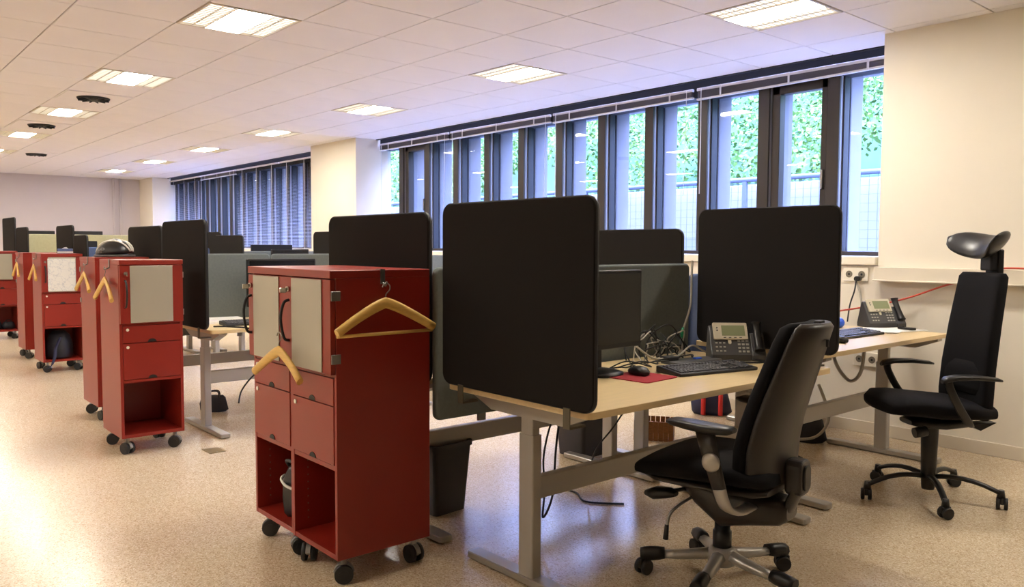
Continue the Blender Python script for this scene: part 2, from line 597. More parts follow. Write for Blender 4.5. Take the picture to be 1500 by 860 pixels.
def make_vent():
    t = thing('ceiling_vent', 'round black swirl air vent set in a ceiling tile', 'air vent', group='round ceiling vents')
    MB().box(-0.285, 0.285, -0.285, 0.285, -0.006, 0).build('plate', 'tile', t, bevel=0.002, seg=1)
    MB().lathe([(0.15, -0.006), (0.145, -0.02), (0.1, -0.024), (0.05, -0.03), (0.01, -0.032)], n=28).build('core', 'vent_black', t)
    for k in range(12):
        MB().box(0.06, 0.14, -0.004, 0.004, -0.034, -0.02, T(rz=k * math.pi / 6)).build('blade', 'vent_black', t)
    return t

v0 = make_vent()
for k, (i, j) in enumerate(((-7, -2), (-11, -2), (-17, -1), (-20, -2))):
    o = v0 if k == 0 else copy_tree(v0)
    o.location = (i * 0.6 + 0.3, j * 0.6 + 0.3, HC)
    o['label'] = 'round black swirl air vent in a ceiling tile, %s from the far end wall' % ('fourth', 'third', 'second', 'first')[k]

# ------------------------------------------------------------------ venetian blinds
def blind_raised(x0, x1, label, tilt, seed, grp):
    rr = random.Random(seed)
    t = thing('venetian_blind', label, 'blind', ((x0 + x1) / 2, 2.862, HC), group=grp)
    w = (x1 - x0) / 2 - 0.012
    MB().box(-w, w, -0.014, 0.014, -0.085, -0.06).build('head_rail', 'blind_white', t, bevel=0.003, seg=1)
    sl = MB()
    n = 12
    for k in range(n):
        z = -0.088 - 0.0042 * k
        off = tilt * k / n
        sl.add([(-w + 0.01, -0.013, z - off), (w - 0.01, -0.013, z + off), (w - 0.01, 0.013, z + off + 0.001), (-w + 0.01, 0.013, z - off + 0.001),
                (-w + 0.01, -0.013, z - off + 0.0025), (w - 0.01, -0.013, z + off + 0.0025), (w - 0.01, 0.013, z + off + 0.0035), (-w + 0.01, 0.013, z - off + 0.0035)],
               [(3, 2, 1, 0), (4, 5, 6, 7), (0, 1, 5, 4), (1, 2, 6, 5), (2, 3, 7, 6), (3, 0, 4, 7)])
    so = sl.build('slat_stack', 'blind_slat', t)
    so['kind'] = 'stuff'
    zb = -0.088 - 0.0042 * n
    b = MB()
    b.add([(-w, -0.014, zb - tilt - 0.014), (w, -0.014, zb + tilt - 0.014), (w, 0.014, zb + tilt - 0.014), (-w, 0.014, zb - tilt - 0.014),
           (-w, -0.014, zb - tilt), (w, -0.014, zb + tilt), (w, 0.014, zb + tilt), (-w, 0.014, zb - tilt)],
          [(3, 2, 1, 0), (4, 5, 6, 7), (0, 1, 5, 4), (1, 2, 6, 5), (2, 3, 7, 6), (3, 0, 4, 7)])
    b.build('bottom_rail', 'blind_white', t)
    for s in (-0.72, 0.0, 0.72):
        x = s * w
        MB().box(x - 0.008, x + 0.008, -0.018, -0.0145, zb - tilt * -s - 0.016, -0.06).build('ladder_tape', 'blind_white', t)
    MB().tube([(-w + 0.05, -0.018, -0.07), (-w + 0.055, -0.02, -0.5), (-w + 0.05, -0.02, -0.95 - rr.random() * 0.2)], 0.004, n=5).build('wand', 'cord', t)
    x = w - 0.06
    MB().tube([(x, -0.018, -0.07), (x - 0.005, -0.019, -0.6), (x - 0.02, -0.02, -0.98)], 0.0025, n=5).build('cord', 'cord', t)
    return t

gr = 'raised blinds of the near window bay'
blind_raised(0.52, 2.31, 'raised venetian blind next to the wall pier behind the high-back chair', 0.012, 1, gr)
blind_raised(-1.3, 0.5, 'raised venetian blind, second from the pier beside the high-back chair', 0.008, 2, gr)
blind_raised(-3.1, -1.32, 'raised venetian blind, third from the pier beside the high-back chair', 0.004, 3, gr)
blind_raised(-4.71, -3.12, 'raised venetian blind next to the white column in mid-room', 0.003, 4, gr)

def blind_down(x0, x1, zlow, label, grp):
    t = thing('venetian_blind', label, 'blind', ((x0 + x1) / 2, 2.862, HC), group=grp)
    w = (x1 - x0) / 2 - 0.012
    MB().box(-w, w, -0.014, 0.014, -0.085, -0.06).build('head_rail', 'blind_white', t)
    sl = MB()
    z = -0.1
    while z > -(HC - zlow):
        sl.add([(-w, -0.011, z - 0.0025), (w, -0.011, z - 0.0025), (w, 0.011, z + 0.0025), (-w, 0.011, z + 0.0025)], [(0, 1, 2, 3)])
        z -= 0.021
    so = sl.build('slats', 'blind_slat_down', t)
    so['kind'] = 'stuff'
    MB().box(-w, w, -0.014, 0.014, z - 0.012, z).build('bottom_rail', 'blind_white', t)
    for s in (-0.7, 0, 0.7):
        MB().box(s * w - 0.006, s * w + 0.006, -0.016, -0.0145, z, -0.06).build('ladder_tape', 'blind_white', t)
    return t

gr = 'blinds of the far window bay'
blind_down(-7.85, -6.05, 1.27, 'lowered venetian blind beside the white column in mid-room', gr)
blind_down(-9.66, -7.87, 1.27, 'lowered venetian blind, second from the mid-room column, next to a raised one', gr)
blind_raised(-11.47, -9.68, 'only raised venetian blind in the far window bay', 0.004, 5, gr)
blind_down(-13.32, -11.49, 1.27, 'lowered venetian blind at the far end of the room', gr)

# ------------------------------------------------------------------ outdoors
out_lab = 'pale paved terrace outside the windows'
struct(tag(MB().box(-45, 12, 3.45, 6.3, 0.4, 0.95).build('terrace_ground', 'paving'), out_lab, 'ground'))
struct(MB().box(-45, 12, 6.3, 6.7, 0.4, 2.12).build('retaining_wall', 'retain', bevel=0.02), 'pale retaining wall outside at the foot of the slope')
rl = thing('railing', 'dark metal railing with wire mesh running outside along the windows', 'railing', (0, 5.95, 0.95))
MB().tube([(-44, 0, 1.2), (10, 0, 1.2)], 0.03, n=8).build('top_rail', 'rail', rl)
for k in range(19):
    MB().box(-43 + k * 2.8 - 0.03, -43 + k * 2.8 + 0.03, -0.02, 0.02, 0, 1.2).build('post', 'rail', rl)
wm = MB()
for k in range(540):
    x = -44 + k * 0.1
    wm.box(x - 0.002, x + 0.002, -0.002, 0.002, 0.04, 1.17)
for k in range(12):
    wm.box(-44, 10, -0.002, 0.002, 0.05 + k * 0.1 - 0.002, 0.05 + k * 0.1 + 0.002)
wm.build('wire_mesh', 'rail', rl)['kind'] = 'stuff'

def hill_z(y, x):
    return 2.0 + (y - 6.5) * 0.45 + 0.35 * math.sin(x * 0.7) + 0.3 * math.sin(x * 1.9 + y)

hv, hf = [], []
nx, ny = 60, 14
for a in range(nx + 1):
    for b in range(ny + 1):
        x = -46 + 58 * a / nx
        y = 6.6 + 20 * b / ny
        hv.append((x, y, hill_z(y, x) - (0.5 if b == 0 else 0)))
for a in range(nx):
    for b in range(ny):
        k = a * (ny + 1) + b
        hf.append((k, k + ny + 1, k + ny + 2, k + 1))
struct(MB().add(hv, hf, True).build('hillside', 'soil'), 'green hillside outside the windows')
rg = np.random.default_rng(3)
N = 170000
lx = rg.uniform(-26, 5, N)
ly = 6.9 + 15 * rg.uniform(0, 1, N) ** 1.2
lz = 2.0 + (ly - 6.5) * 0.45 + 0.35 * np.sin(lx * 0.7) + 0.3 * np.sin(lx * 1.9 + ly) + rg.uniform(0, 1.0, N) ** 1.3 * 1.1
c = np.stack([lx, ly, lz], 1)
u = rg.normal(size=(N, 3))
u /= np.linalg.norm(u, axis=1)[:, None]
w_ = np.cross(u, rg.normal(size=(N, 3)))
w_ /= np.linalg.norm(w_, axis=1)[:, None]
s = rg.uniform(0.025, 0.055, N)[:, None]
V = np.stack([c - u * s, c + w_ * s * 0.6, c + u * s, c - w_ * s * 0.6], 1).reshape(-1, 3)
me = bpy.data.meshes.new('shrub_foliage')
me.vertices.add(len(V))
me.vertices.foreach_set('co', V.ravel())
me.loops.add(4 * N)
me.loops.foreach_set('vertex_index', np.arange(4 * N))
me.polygons.add(N)
me.polygons.foreach_set('loop_start', np.arange(0, 4 * N, 4))
me.update()
me.materials.append(M['foliage'])
fo = bpy.data.objects.new('shrub_foliage', me)
col.objects.link(fo)
tag(fo, 'dense leafy shrubs covering the slope outside the windows', 'shrubs', kind='stuff')

# ================================================================== DESKS AND SCREENS
def desk(x0, x1, y0, y1, z, label, grp=None, legx=None):
    t = thing('desk', label, 'desk', ((x0 + x1) / 2, (y0 + y1) / 2, 0), group=grp)
    hx, hy = (x1 - x0) / 2, (y1 - y0) / 2
    top = MB().prism(rrect(-hx, hx, -hy, hy, 0.03), z - 0.025, z).build('tabletop', 'birch', t, bevel=0.0015, seg=1)
    lx = 0.0 if legx is None else legx - (x0 + x1) / 2
    for s in (-1, 1):
        y = s * (hy - 0.1)
        lg = MB().prism(rrect(lx - 0.04, lx + 0.04, y - 0.025, y + 0.025, 0.008, 3), 0.03, 0.58).build('leg', 'leg', t)
        MB().prism(rrect(lx - 0.033, lx + 0.033, y - 0.02, y + 0.02, 0.006, 3), 0.58, z - 0.025).build('inner_column', 'leg', lg)
        MB().prism(rrect(lx - 0.355, lx + 0.355, y - 0.034, y + 0.034, 0.015, 3), 0.004, 0.032).build('foot', 'leg_light', lg, bevel=0.004, seg=1)
        MB().prism([(lx - 0.2, z - 0.09), (lx + 0.2, z - 0.09), (lx + 0.33, z - 0.04), (lx + 0.33, z - 0.025), (lx - 0.33, z - 0.025), (lx - 0.33, z - 0.04)],
                   y - 0.028, y + 0.028, 'y').build('top_bracket', 'leg', lg)
    MB().box(lx - 0.02, lx + 0.02, -(hy - 0.125), hy - 0.125, 0.325, 0.412).build('crossbeam', 'leg', t, bevel=0.004, seg=1)
    return t

def screen(x0, x1, y, z0, z1, label, grp=None, zdesk=None):
    t = thing('desk_screen', label, 'desk screen', ((x0 + x1) / 2, y, z0), group=grp)
    w, h = (x1 - x0) / 2, z1 - z0
    p = MB().prism(rrect(-w, w, 0, h, 0.045, 6), -0.013, 0.013, 'y').build('panel', 'screen_fabric', t, bevel=0.004, seg=2)
    out = rrect(-w - 0.003, w + 0.003, -0.003, h + 0.003, 0.048, 6)
    inn = rrect(-w + 0.004, w - 0.004, 0.004, h - 0.004, 0.041, 6)
    n = len(out)
    vs = [(a, -0.007, b) for a, b in out] + [(a, 0.007, b) for a, b in out] + [(a, -0.007, b) for a, b in inn] + [(a, 0.007, b) for a, b in inn]
    fs = []
    for i in range(n):
        j = (i + 1) % n
        fs += [(i, j, n + j, n + i), (2 * n + i, 3 * n + i, 3 * n + j, 2 * n + j), (i, 2 * n + i, 2 * n + j, j), (n + i, n + j, 3 * n + j, 3 * n + i)]
    MB().add(vs, fs, True).build('edge_piping', 'screen_edge', t)
    if zdesk is not None:
        for s in (-0.7, 0.72):
            x = s * w
            c = MB().box(x - 0.016, x + 0.016, -0.0175, -0.0135, zdesk - z0 - 0.055, 0.006)
            c.box(x - 0.016, x + 0.016, -0.017, 0.06, zdesk - z0 - 0.06, zdesk - z0 - 0.052)
            c.build('clamp', 'clamp', t)
    return t

def divider(x, y0, y1, z0, z1, label, m='grey_fabric', grp=None):
    t = thing('fabric_divider', label, 'divider', (x, (y0 + y1) / 2, z0), group=grp)
    h = (y1 - y0) / 2
    MB().prism(rrect(-h, h, 0, z1 - z0, 0.03, 5), -0.017, 0.017, 'x').build('panel', m, t, bevel=0.012, seg=3, smooth=False)
    for s in (-1, 1):
        MB().box(-0.006, 0.006, s * (h - 0.25) - 0.02, s * (h - 0.25) + 0.02, -0.03, 0.0).build('bracket', 'steel', t)
    return t

def monitor(x, y, zdesk, face, label, w=0.5, h=0.33, zc=None, grp=None):
    """face=+1 looks along +X"""
    t = thing('monitor', label, 'monitor', (x, y, zdesk), 0 if face > 0 else math.pi, grp)
    zt = (zc if zc is not None else 1.19 - zdesk)
    MB().prism(rrect(-w / 2, w / 2, zt - h, zt, 0.008, 3), -0.02, 0.014, 'x').build('housing', 'black_plastic', t, bevel=0.003, seg=1)
    MB().box(0.0145, 0.016, -w / 2 + 0.014, w / 2 - 0.014, zt - h + 0.022, zt - 0.014).build('display', 'lcd_off', t)
    MB().box(-0.05, -0.02, -0.03, 0.03, 0.02, zt - h * 0.4).build('neck', 'black_plastic', t, bevel=0.006)
    MB().lathe([(0.115, 0.0005), (0.115, 0.01), (0.09, 0.018), (0.03, 0.028)], n=28, T=T(-0.02, 0, 0)).build('base', 'black_plastic', t)
    return t

# row nearest the camera
gd = 'sit-stand desks of the near row'
desk(2.24, 3.045, -1.09, 0.54, 0.735, 'birch sit-stand desk with red mouse mat and slate keyboard on top', gd)
desk(2.2, 2.94, 0.62, 2.14, 0.78, 'birch sit-stand desk against the white wall, beside the high-back chair', gd, legx=2.6)
desk(1.37, 2.13, -1.09, 0.54, 0.735, 'birch desk behind the grey divider and the pair of red cabinets', gd)
desk(1.37, 2.13, 0.62, 2.25, 0.735, 'birch desk by the window on the far side of the near row', gd)
gs = 'black desk screens of the near row'
screen(2.258, 3.093, -1.112, 0.742, 1.458, 'large black fabric desk screen clamped to the open end of the near desk', gs, 0.735)
screen(2.24, 3.035, 0.6, 0.785, 1.492, 'black fabric desk screen standing behind the desk phone and keyboard', gs, 0.78)
screen(1.31, 2.155, -1.112, 0.72, 1.43, 'black fabric desk screen rising behind the near pair of red cabinets', gs, 0.735)
screen(1.35, 2.145, 0.58, 0.73, 1.392, 'black fabric desk screen behind the grey divider and the dark monitor', gs, 0.735)
gp = 'grey dividers of the near row'
divider(2.205, -1.13, 0.545, 0.575, 1.205, 'grey fabric divider hung along the back of the near desk', grp=gp)
divider(2.155, -1.09, 0.53, 0.575, 1.185, 'grey fabric divider hung along the desk behind the near pair of cabinets', grp=gp)
divider(2.165, 0.62, 2.25, 0.58, 1.145, 'blue fabric divider along the desk by the window in the near row', 'blue_fabric', gp)

# second row
X2 = -1.23
gd = 'sit-stand desks of the second row'
desk(-1.2, -0.36, -1.09, 0.5, 0.735, 'birch desk in the second row, next to the red cabinet with the blank grey door', gd, legx=-0.745)
desk(-1.2, -0.4, 0.6, 2.2, 0.735, 'birch desk in the second row by the window, on the near side of its divider', gd)
desk(-2.08, -1.28, -1.09, 0.5, 0.735, 'birch desk in the second row on the far side, beside the cabinet with the helmet', gd)
desk(-2.08, -1.28, 0.6, 2.2, 0.735, 'birch desk in the second row by the window on the far side of its divider', gd)
gs = 'black desk screens of the second row'
screen(-1.19, -0.36, -1.112, 0.742, 1.457, 'black desk screen next to the red cabinet with the blank grey door', gs, 0.735)
screen(-2.08, -1.28, -1.098, 0.735, 1.432, 'black desk screen beside the helmet on the red cabinet', gs, 0.735)
screen(-1.19, -0.37, 0.55, 0.742, 1.41, 'black desk screen in mid second row, near side', gs, 0.735)
screen(-2.12, -1.28, 0.55, 0.735, 1.42, 'black desk screen in front of the white mid-room column', gs, 0.735)
gp = 'grey dividers of the second row'
divider(-1.22, -1.1, -0.3, 0.62, 1.228, 'pale grey fabric divider behind the papers on the second-row desk', grp=gp)
divider(-1.22, -0.29, 0.53, 0.62, 1.226, 'pale grey fabric divider behind the second-row monitor', grp=gp)
divider(-1.22, 0.62, 2.2, 0.62, 1.21, 'pale grey fabric divider near the windows in the second row', grp=gp)
monitor(-0.93, -0.33, 0.735, 1, 'black monitor seen just over the near red cabinets', w=0.55, h=0.36, zc=1.19 - 0.735)

# third row
gd = 'sit-stand desks of the third row'
desk(-4.63, -3.85, -0.9, 0.5, 0.735, 'birch desk in the third row beside the cabinet with the pencil-drawn paper', gd)
desk(-4.63, -3.85, 0.6, 2.2, 0.735, 'birch desk in the third row by the far window blinds', gd)
desk(-5.51, -4.71, 0.6, 2.2, 0.735, 'birch desk in the third row on the far side by the window', gd)
gs = 'black desk screens of the third row'
screen(-5.5, -4.75, -0.925, 0.742, 1.5, 'black desk screen behind the cabinet with the pencil-drawn paper, taller of two', gs, 0.735)
screen(-4.68, -4.17, -0.925, 0.742, 1.39, 'black desk screen behind the cabinet with the pencil-drawn paper, lower of two', gs, 0.735)
screen(-4.6, -3.8, 0.55, 0.742, 1.405, 'black desk screen in front of the far window blinds, lower of two', gs, 0.735)
screen(-5.4, -4.62, 0.62, 0.735, 1.45, 'black desk screen in front of the far window blinds, taller of two', gs, 0.735)
gp = 'grey dividers of the third row'
divider(-4.67, -0.88, 0.5, 0.62, 1.265, 'blue-grey fabric divider in the third row near the walkway', 'blue_fabric', grp=gp)
divider(-4.67, 0.62, 2.2, 0.62, 1.222, 'grey fabric divider in the third row near the far blinds', grp=gp)
monitor(-5.0, 1.42, 0.735, -1, 'black monitor in the third row, higher of two under the far blinds', w=0.55, h=0.33, zc=1.305 - 0.735)
monitor(-4.3, 1.34, 0.735, 1, 'black monitor in the third row, lower of two under the far blinds', w=0.48, h=0.33, zc=1.247 - 0.735)

# fourth and fifth rows
desk(-8.05, -7.25, -0.86, 0.75, 0.735, 'birch desk in the fourth row behind the farthest red cabinet')
screen(-8.06, -7.33, -0.9, 0.742, 1.52, 'black desk screen in the fourth row, shorter of two above the farthest cabinets', 'black desk screens of the fourth row', 0.735)
desk(-8.95, -8.15, -0.86, 0.75, 0.86, 'raised birch desk in the fourth row, farther side')
screen(-9.12, -8.2, -0.9, 0.87, 1.67, 'black desk screen in the fourth row, tallest one above the farthest cabinet', 'black desk screens of the fourth row', 0.86)
divider(-8.1, -0.9, 0.76, 0.62, 1.438, 'pale green fabric divider in the fourth row', 'green_fabric')
desk(-12.3, -11.5, -0.3, 1.3, 0.735, 'birch desk in the row before the end wall')
divider(-11.45, -0.3, 1.3, 0.62, 1.4, 'pale green fabric divider in the row before the end wall', 'green_fabric')
screen(-11.4, -10.55, 0.55, 0.742, 1.46, 'black desk screen in front of the end wall', None, None)
desk(-11.4, -10.6, -0.3, 1.3, 0.735, 'birch desk on the near side of the row before the end wall')
monitor(-11.75, 0.05, 0.735, -1, 'wide dark monitor edge above the pale green divider, toward the walkway', w=0.5, h=0.3, zc=1.54 - 0.735, grp='far monitors')
monitor(-11.75, 0.83, 0.735, -1, 'wide dark monitor edge above the pale green divider, toward the windows', w=0.54, h=0.3, zc=1.545 - 0.735, grp='far monitors')
monitor(-5.35, -0.7, 0.735, -1, 'small black monitor behind the top of the cabinet with the paper', w=0.3, h=0.28, zc=1.335 - 0.735)
desk(-5.51, -4.71, -0.9, 0.5, 0.735, 'birch desk in the third row on the far side near the walkway', 'sit-stand desks of the third row')

# ================================================================== RED CABINETS
CW, CD, CZ0, CZ1 = 0.375, 0.42, 0.105, 1.2

def make_caster(parent, x, y, ang, r=0.036):
    c = MB().prism([(r * 1.12 * math.cos(a), r + r * 1.12 * math.sin(a)) for a in [R(10 + 16 * k) for k in range(11)]] + [(-r * 0.6, r * 0.8), (r * 0.6, r * 0.8)],
                   -0.009, 0.009, 'x', T(x, y, 0.0, ang))
    c.cyl((x, y, r * 1.6), (x, y, CZ0), 0.012, n=10)
    h = c.build('caster', 'hood', parent)
    for s in (-1, 1):
        w = MB().cyl((s * 0.010, 0, r), (s * 0.028, 0, r), r, n=20, T=T(x, y, 0, ang))
        w.cyl((s * 0.028, 0, r), (s * 0.030, 0, r), r * 0.55, n=12, T=T(x, y, 0, ang))
        w.build('wheel', 'caster', h)
    return h

def cabinet(loc, rz, label, grp, casters=(0.6, -0.4, 0.9, 2.2), insert='grey_insert', paper=False, keys=True):
    """front at local y=0 facing -y, origin at front centre on the floor"""
    t = thing('locker_cabinet', label, 'cabinet', loc, rz, grp)
    w, th = CW / 2, 0.018
    for s in (-1, 1):
        a, b = sorted((s * w, s * (w - th)))
        MB().box(a, b, 0, CD, CZ0, CZ1 - 0.03).build('side_panel', 'red', t, bevel=0.0015, seg=1)
    MB().box(-w + th, w - th, CD - 0.012, CD, CZ0, CZ1 - 0.03).build('back_panel', 'red', t)
    MB().box(-w, w, -0.024, CD, CZ1 - 0.03, CZ1).build('top_panel', 'red', t, bevel=0.002, seg=1)
    MB().box(-w + th, w - th, 0.002, CD - 0.012, CZ0, CZ0 + 0.02).build('bottom_panel', 'red', t)
    MB().box(-w + th, w - th, 0.002, CD - 0.012, 0.446, 0.464).build('shelf', 'red', t)
    MB().box(-w + th, w - th, 0.002, CD - 0.012, 0.797, 0.809).build('shelf', 'red', t)
    # peg holes inside the open bay
    pg = MB()
    for s in (-1, 1):
        for yy in (0.06, 0.34):
            for k in range(9):
                zz = 0.17 + k * 0.03
                pg.box(min(s * (w - th), s * (w - th - 0.001)), max(s * (w - th), s * (w - th - 0.001)), yy - 0.0025, yy + 0.0025, zz - 0.0025, zz + 0.0025)
    pg.build('peg_hole', 'socketdark', t)['kind'] = 'stuff'
    # door
    d = MB().box(-w + 0.002, w - 0.002, -0.022, -0.002, 0.812, CZ1 - 0.034).build('door', 'red', t, bevel=0.0015, seg=1)
    MB().box(-w + 0.06, w - 0.065, -0.0265, -0.0222, 0.816, CZ1 - 0.036).build('door_panel', insert, d, bevel=0.001, seg=1)
    MB().tube([(-w + 0.032, -0.022, 1.075), (-w + 0.032, -0.045, 1.062), (-w + 0.032, -0.058, 1.0), (-w + 0.032, -0.045, 0.925), (-w + 0.032, -0.022, 0.912)],
              0.006, n=8, sub=5).build('handle', 'black_plastic', d)
    lk = MB().cyl((-w + 0.034, -0.022, 1.118), (-w + 0.034, -0.034, 1.118), 0.011, n=14).build('lock', 'chrome', d)
    if keys:
        MB().box(-w + 0.031, -w + 0.037, -0.062, -0.034, 1.104, 1.124).build('key', 'chrome', d, bevel=0.001, seg=1)
    for zz in (1.105, 0.87):
        MB().box(w - 0.0018, w + 0.004, -0.02, 0.018, zz - 0.018, zz + 0.018).build('hinge', 'steel', d, bevel=0.001, seg=1)
    if paper:
        MB().box(-w + 0.055, w - 0.07, -0.0285, -0.027, 0.825, CZ1 - 0.05).build('paper_sheet', 'paper_drawn', d)
    # drawers
    for z0, z1 in ((0.692, 0.795), (0.467, 0.688)):
        dr = MB().box(-w + th + 0.001, w - th - 0.001, -0.003, 0.016, z0, z1).build('drawer', 'red', t, bevel=0.001, seg=1)
        MB().cyl((-w + 0.045, -0.003, z1 - 0.022), (-w + 0.045, -0.008, z1 - 0.022), 0.009, n=12).build('drawer_lock', 'plate', dr)
        MB().prism([(0.026 * math.cos(R(a)), z0 + 0.0005 + 0.02 * math.sin(R(a))) for a in range(0, 181, 20)], -0.005, -0.0032, 'y').build('grip_cutout', 'gasket', dr)
    k = 0
    for sx in (-1, 1):
        for y in (0.05, CD - 0.05):
            make_caster(t, sx * (w - 0.045), y, casters[k])
            k += 1
    return t

def paper_mat():
    m = mat('drawn_paper', (214, 212, 206), 0.8)
    nt = m.node_tree
    p = nt.nodes['Principled BSDF']
    tc = nt.nodes.new('ShaderNodeTexCoord')
    v = nt.nodes.new('ShaderNodeTexVoronoi')
    v.feature = 'DISTANCE_TO_EDGE'
    v.inputs['Scale'].default_value = 16
    n = nt.nodes.new('ShaderNodeTexNoise')
    n.inputs['Scale'].default_value = 22
    ad = nt.nodes.new('ShaderNodeVectorMath')
    ad.operation = 'MULTIPLY_ADD'
    ad.inputs[1].default_value = (0.12, 0.12, 0.12)
    nt.links.new(tc.outputs['Object'], n.inputs['Vector'])
    nt.links.new(n.outputs['Color'], ad.inputs[0])
    nt.links.new(tc.outputs['Object'], ad.inputs[2])
    nt.links.new(ad.outputs[0], v.inputs['Vector'])
    r = nt.nodes.new('ShaderNodeValToRGB')
    r.color_ramp.elements[0].position = 0.0
    r.color_ramp.elements[0].color = lin((184, 185, 190))
    r.color_ramp.elements[1].position = 0.05
    r.color_ramp.elements[1].color = lin((216, 214, 208))
    nt.links.new(v.outputs['Distance'], r.inputs[0])
    nt.links.new(r.outputs[0], p.inputs['Base Color'])
    return m

M['paper_drawn'] = paper_mat()
g1 = 'red locker cabinets on casters'
cabinet((2.035, -1.582, 0), 0, 'red locker cabinet with two wooden hangers on it, its open shelf empty', g1, casters=(0.9, 0.2, -0.5, 1.6))
cabinet((1.652, -1.575, 0), 0, 'red locker cabinet with a black bag on its open lower shelf, beside its near twin', g1, casters=(-0.6, 1.0, -0.3, 0.8))
cabinet((-0.345, -1.462, 0), math.pi / 2, 'red locker cabinet with a blank grey door and one hanger on its side', g1, casters=(0.4, 1.2, 1.0, 0.2), insert='grey_insert')
cabinet((-1.92, -1.3125, 0), -math.pi / 2, 'red locker cabinet with the black helmet on top', g1, casters=(0.4, 1.2, 1.0, 0.2))
cabinet((-4.28, -1.14, 0), math.pi / 2, 'red locker cabinet with a pencil-drawn paper on its grey door', g1, casters=(1.2, 0.3, 0.6, 0.9), paper=True)
cabinet((-5.95, -1.08, 0), -math.pi / 2, 'red locker cabinet with a plain dark red back, behind the cabinet with the paper', g1, casters=(1.2, 0.3, 0.6, 0.9))
cabinet((-7.9, -1.12, 0), math.pi / 2, 'farthest red locker cabinet, grey door panel, clutter on its lower shelf', g1, casters=(1.2, 0.3, 0.6, 0.9))

# ------------------------------------------------------------------ clothes hangers
def hanger(loc, rz, label, w=0.21, bar=False, drop=0.105, grp='wooden clothes hangers'):
    """flat in the local xz plane, origin at the top of the hook"""
    t = thing('clothes_hanger', label, 'hanger', loc, rz, grp)
    pts = []
    n = 16
    zt = -0.075
    for k in range(n + 1):
        s = -1 + 2 * k / n
        a = abs(s)
        z = zt - drop * (0.08 * a + 0.92 * a ** 1.25) if a > 0.12 else zt - drop * 0.07 * (a / 0.12) ** 2
        pts.append((w * s, -0.012 * a * a, z))
    def prof(q):
        a = abs(2 * q - 1)
        h = 0.022 - 0.005 * a
        d = 0.007 + 0.006 * a
        return [(d * math.cos(R(x)), h * math.sin(R(x))) for x in range(0, 360, 36)]
    MB().sweep(pts, prof).build('shoulders', 'hanger', t)
    hk = [(0, 0, zt + 0.01), (0, 0, -0.05), (0.004, 0, -0.04), (0.018, 0, -0.026), (0.018, 0, -0.01), (0.006, 0, -0.001), (-0.008, 0, -0.004), (-0.014, 0, -0.016)]
    MB().tube(hk, 0.0024, n=6, sub=4).build('hook', 'steel', t)
    if bar:
        MB().tube([(-w + 0.004, -0.006, pts[0][2] - 0.012), (w - 0.004, -0.006, pts[0][2] - 0.012)], 0.0065, n=8).build('trouser_bar', 'hanger', t)
    return t

def over_hook(parent_cab, x_local_side, yy):
    """steel hook strip over the cabinet top edge, on a side face"""
    s = x_local_side
    w = CW / 2
    b = MB().box(min(s * w, s * (w + 0.003)), max(s * w, s * (w + 0.003)), yy - 0.01, yy + 0.01, CZ1 - 0.055, CZ1 + 0.001)
    b.box(min(s * (w - 0.03), s * (w + 0.003)), max(s * (w - 0.03), s * (w + 0.003)), yy - 0.01, yy + 0.01, CZ1 + 0.0005, CZ1 + 0.003)
    b.tube([(s * (w + 0.002), yy, CZ1 - 0.05), (s * (w + 0.022), yy, CZ1 - 0.06), (s * (w + 0.03), yy, CZ1 - 0.045)], 0.004, n=6, sub=4)
    b.build('coat_hook', 'steel', parent_cab)

cabs = [o for o in col.objects if o.name.startswith('locker_cabinet')]
over_hook(cabs[0], 1, 0.2)
over_hook(cabs[2], -1, 0.19)
over_hook(cabs[3], 1, 0.22)
over_hook(cabs[4], -1, 0.2)
over_hook(cabs[5], 1, 0.2)
hanger((2.035 + CW / 2 + 0.028, -1.385, 1.15), math.pi / 2, 'wooden hanger with a trouser bar on the dark side of the near cabinet', w=0.215, bar=True)
hanger((2.035 - CW / 2 + 0.045, -1.655, 0.95), R(4), 'wooden hanger hooked on the door handle of the near red cabinet', w=0.18, drop=0.1)
hanger((-0.535, -1.462 - CW / 2 - 0.028, 1.15), 0, 'wooden hanger on the side of the cabinet with the blank grey door', w=0.19, drop=0.12)
hanger((-1.7, -1.3125 - CW / 2 - 0.028, 1.15), 0, 'wooden hanger on the side of the cabinet carrying the helmet', w=0.19, drop=0.12)
hanger((-4.48, -1.14 - CW / 2 - 0.028, 1.15), 0, 'wooden hanger on the side of the cabinet with the paper', w=0.17, drop=0.14)
hanger((-5.75, -1.08 - CW / 2 - 0.028, 1.15), 0, 'wooden hanger on the side of the cabinet with the plain dark red back', w=0.17, drop=0.14)

# ================================================================== OFFICE CHAIRS
def caster_chair(parent, x, y, ang, r=0.03):
    h = MB().box(-0.008, 0.008, -r * 0.9, r * 0.9, r * 0.9, r * 2.0, T(x, y, 0, ang))
    h.cyl((x, y, r * 1.5), (x, y, r * 2.6), 0.009, n=8)
    ho = h.build('caster', 'black_plastic', parent, bevel=0.003, seg=1)
    for s in (-1, 1):
        MB().cyl((s * 0.008, 0, r), (s * 0.026, 0, r), r, n=18, T=T(x, y, 0, ang)).build('wheel', 'caster', ho, bevel=0.003, seg=1)
    return ho

def pad(mb, rows, n=24, ex=2.6):
    """closed loft of superellipse sections: rows of (y, z, half_width, half_thick_up, half_thick_down)"""
    rings = []
    for (y, z, hw, hu, hd) in rows:
        ring = []
        for k in range(n):
            a = 2 * math.pi * k / n
            ca, sa = math.cos(a), math.sin(a)
            px = math.copysign(abs(ca) ** (2 / ex), ca) * hw
            pz = math.copysign(abs(sa) ** (2 / ex), sa) * (hu if sa > 0 else hd)
            ring.append((px, y, z + pz))
        rings.append(ring)
    return mb.rings(rings, True)

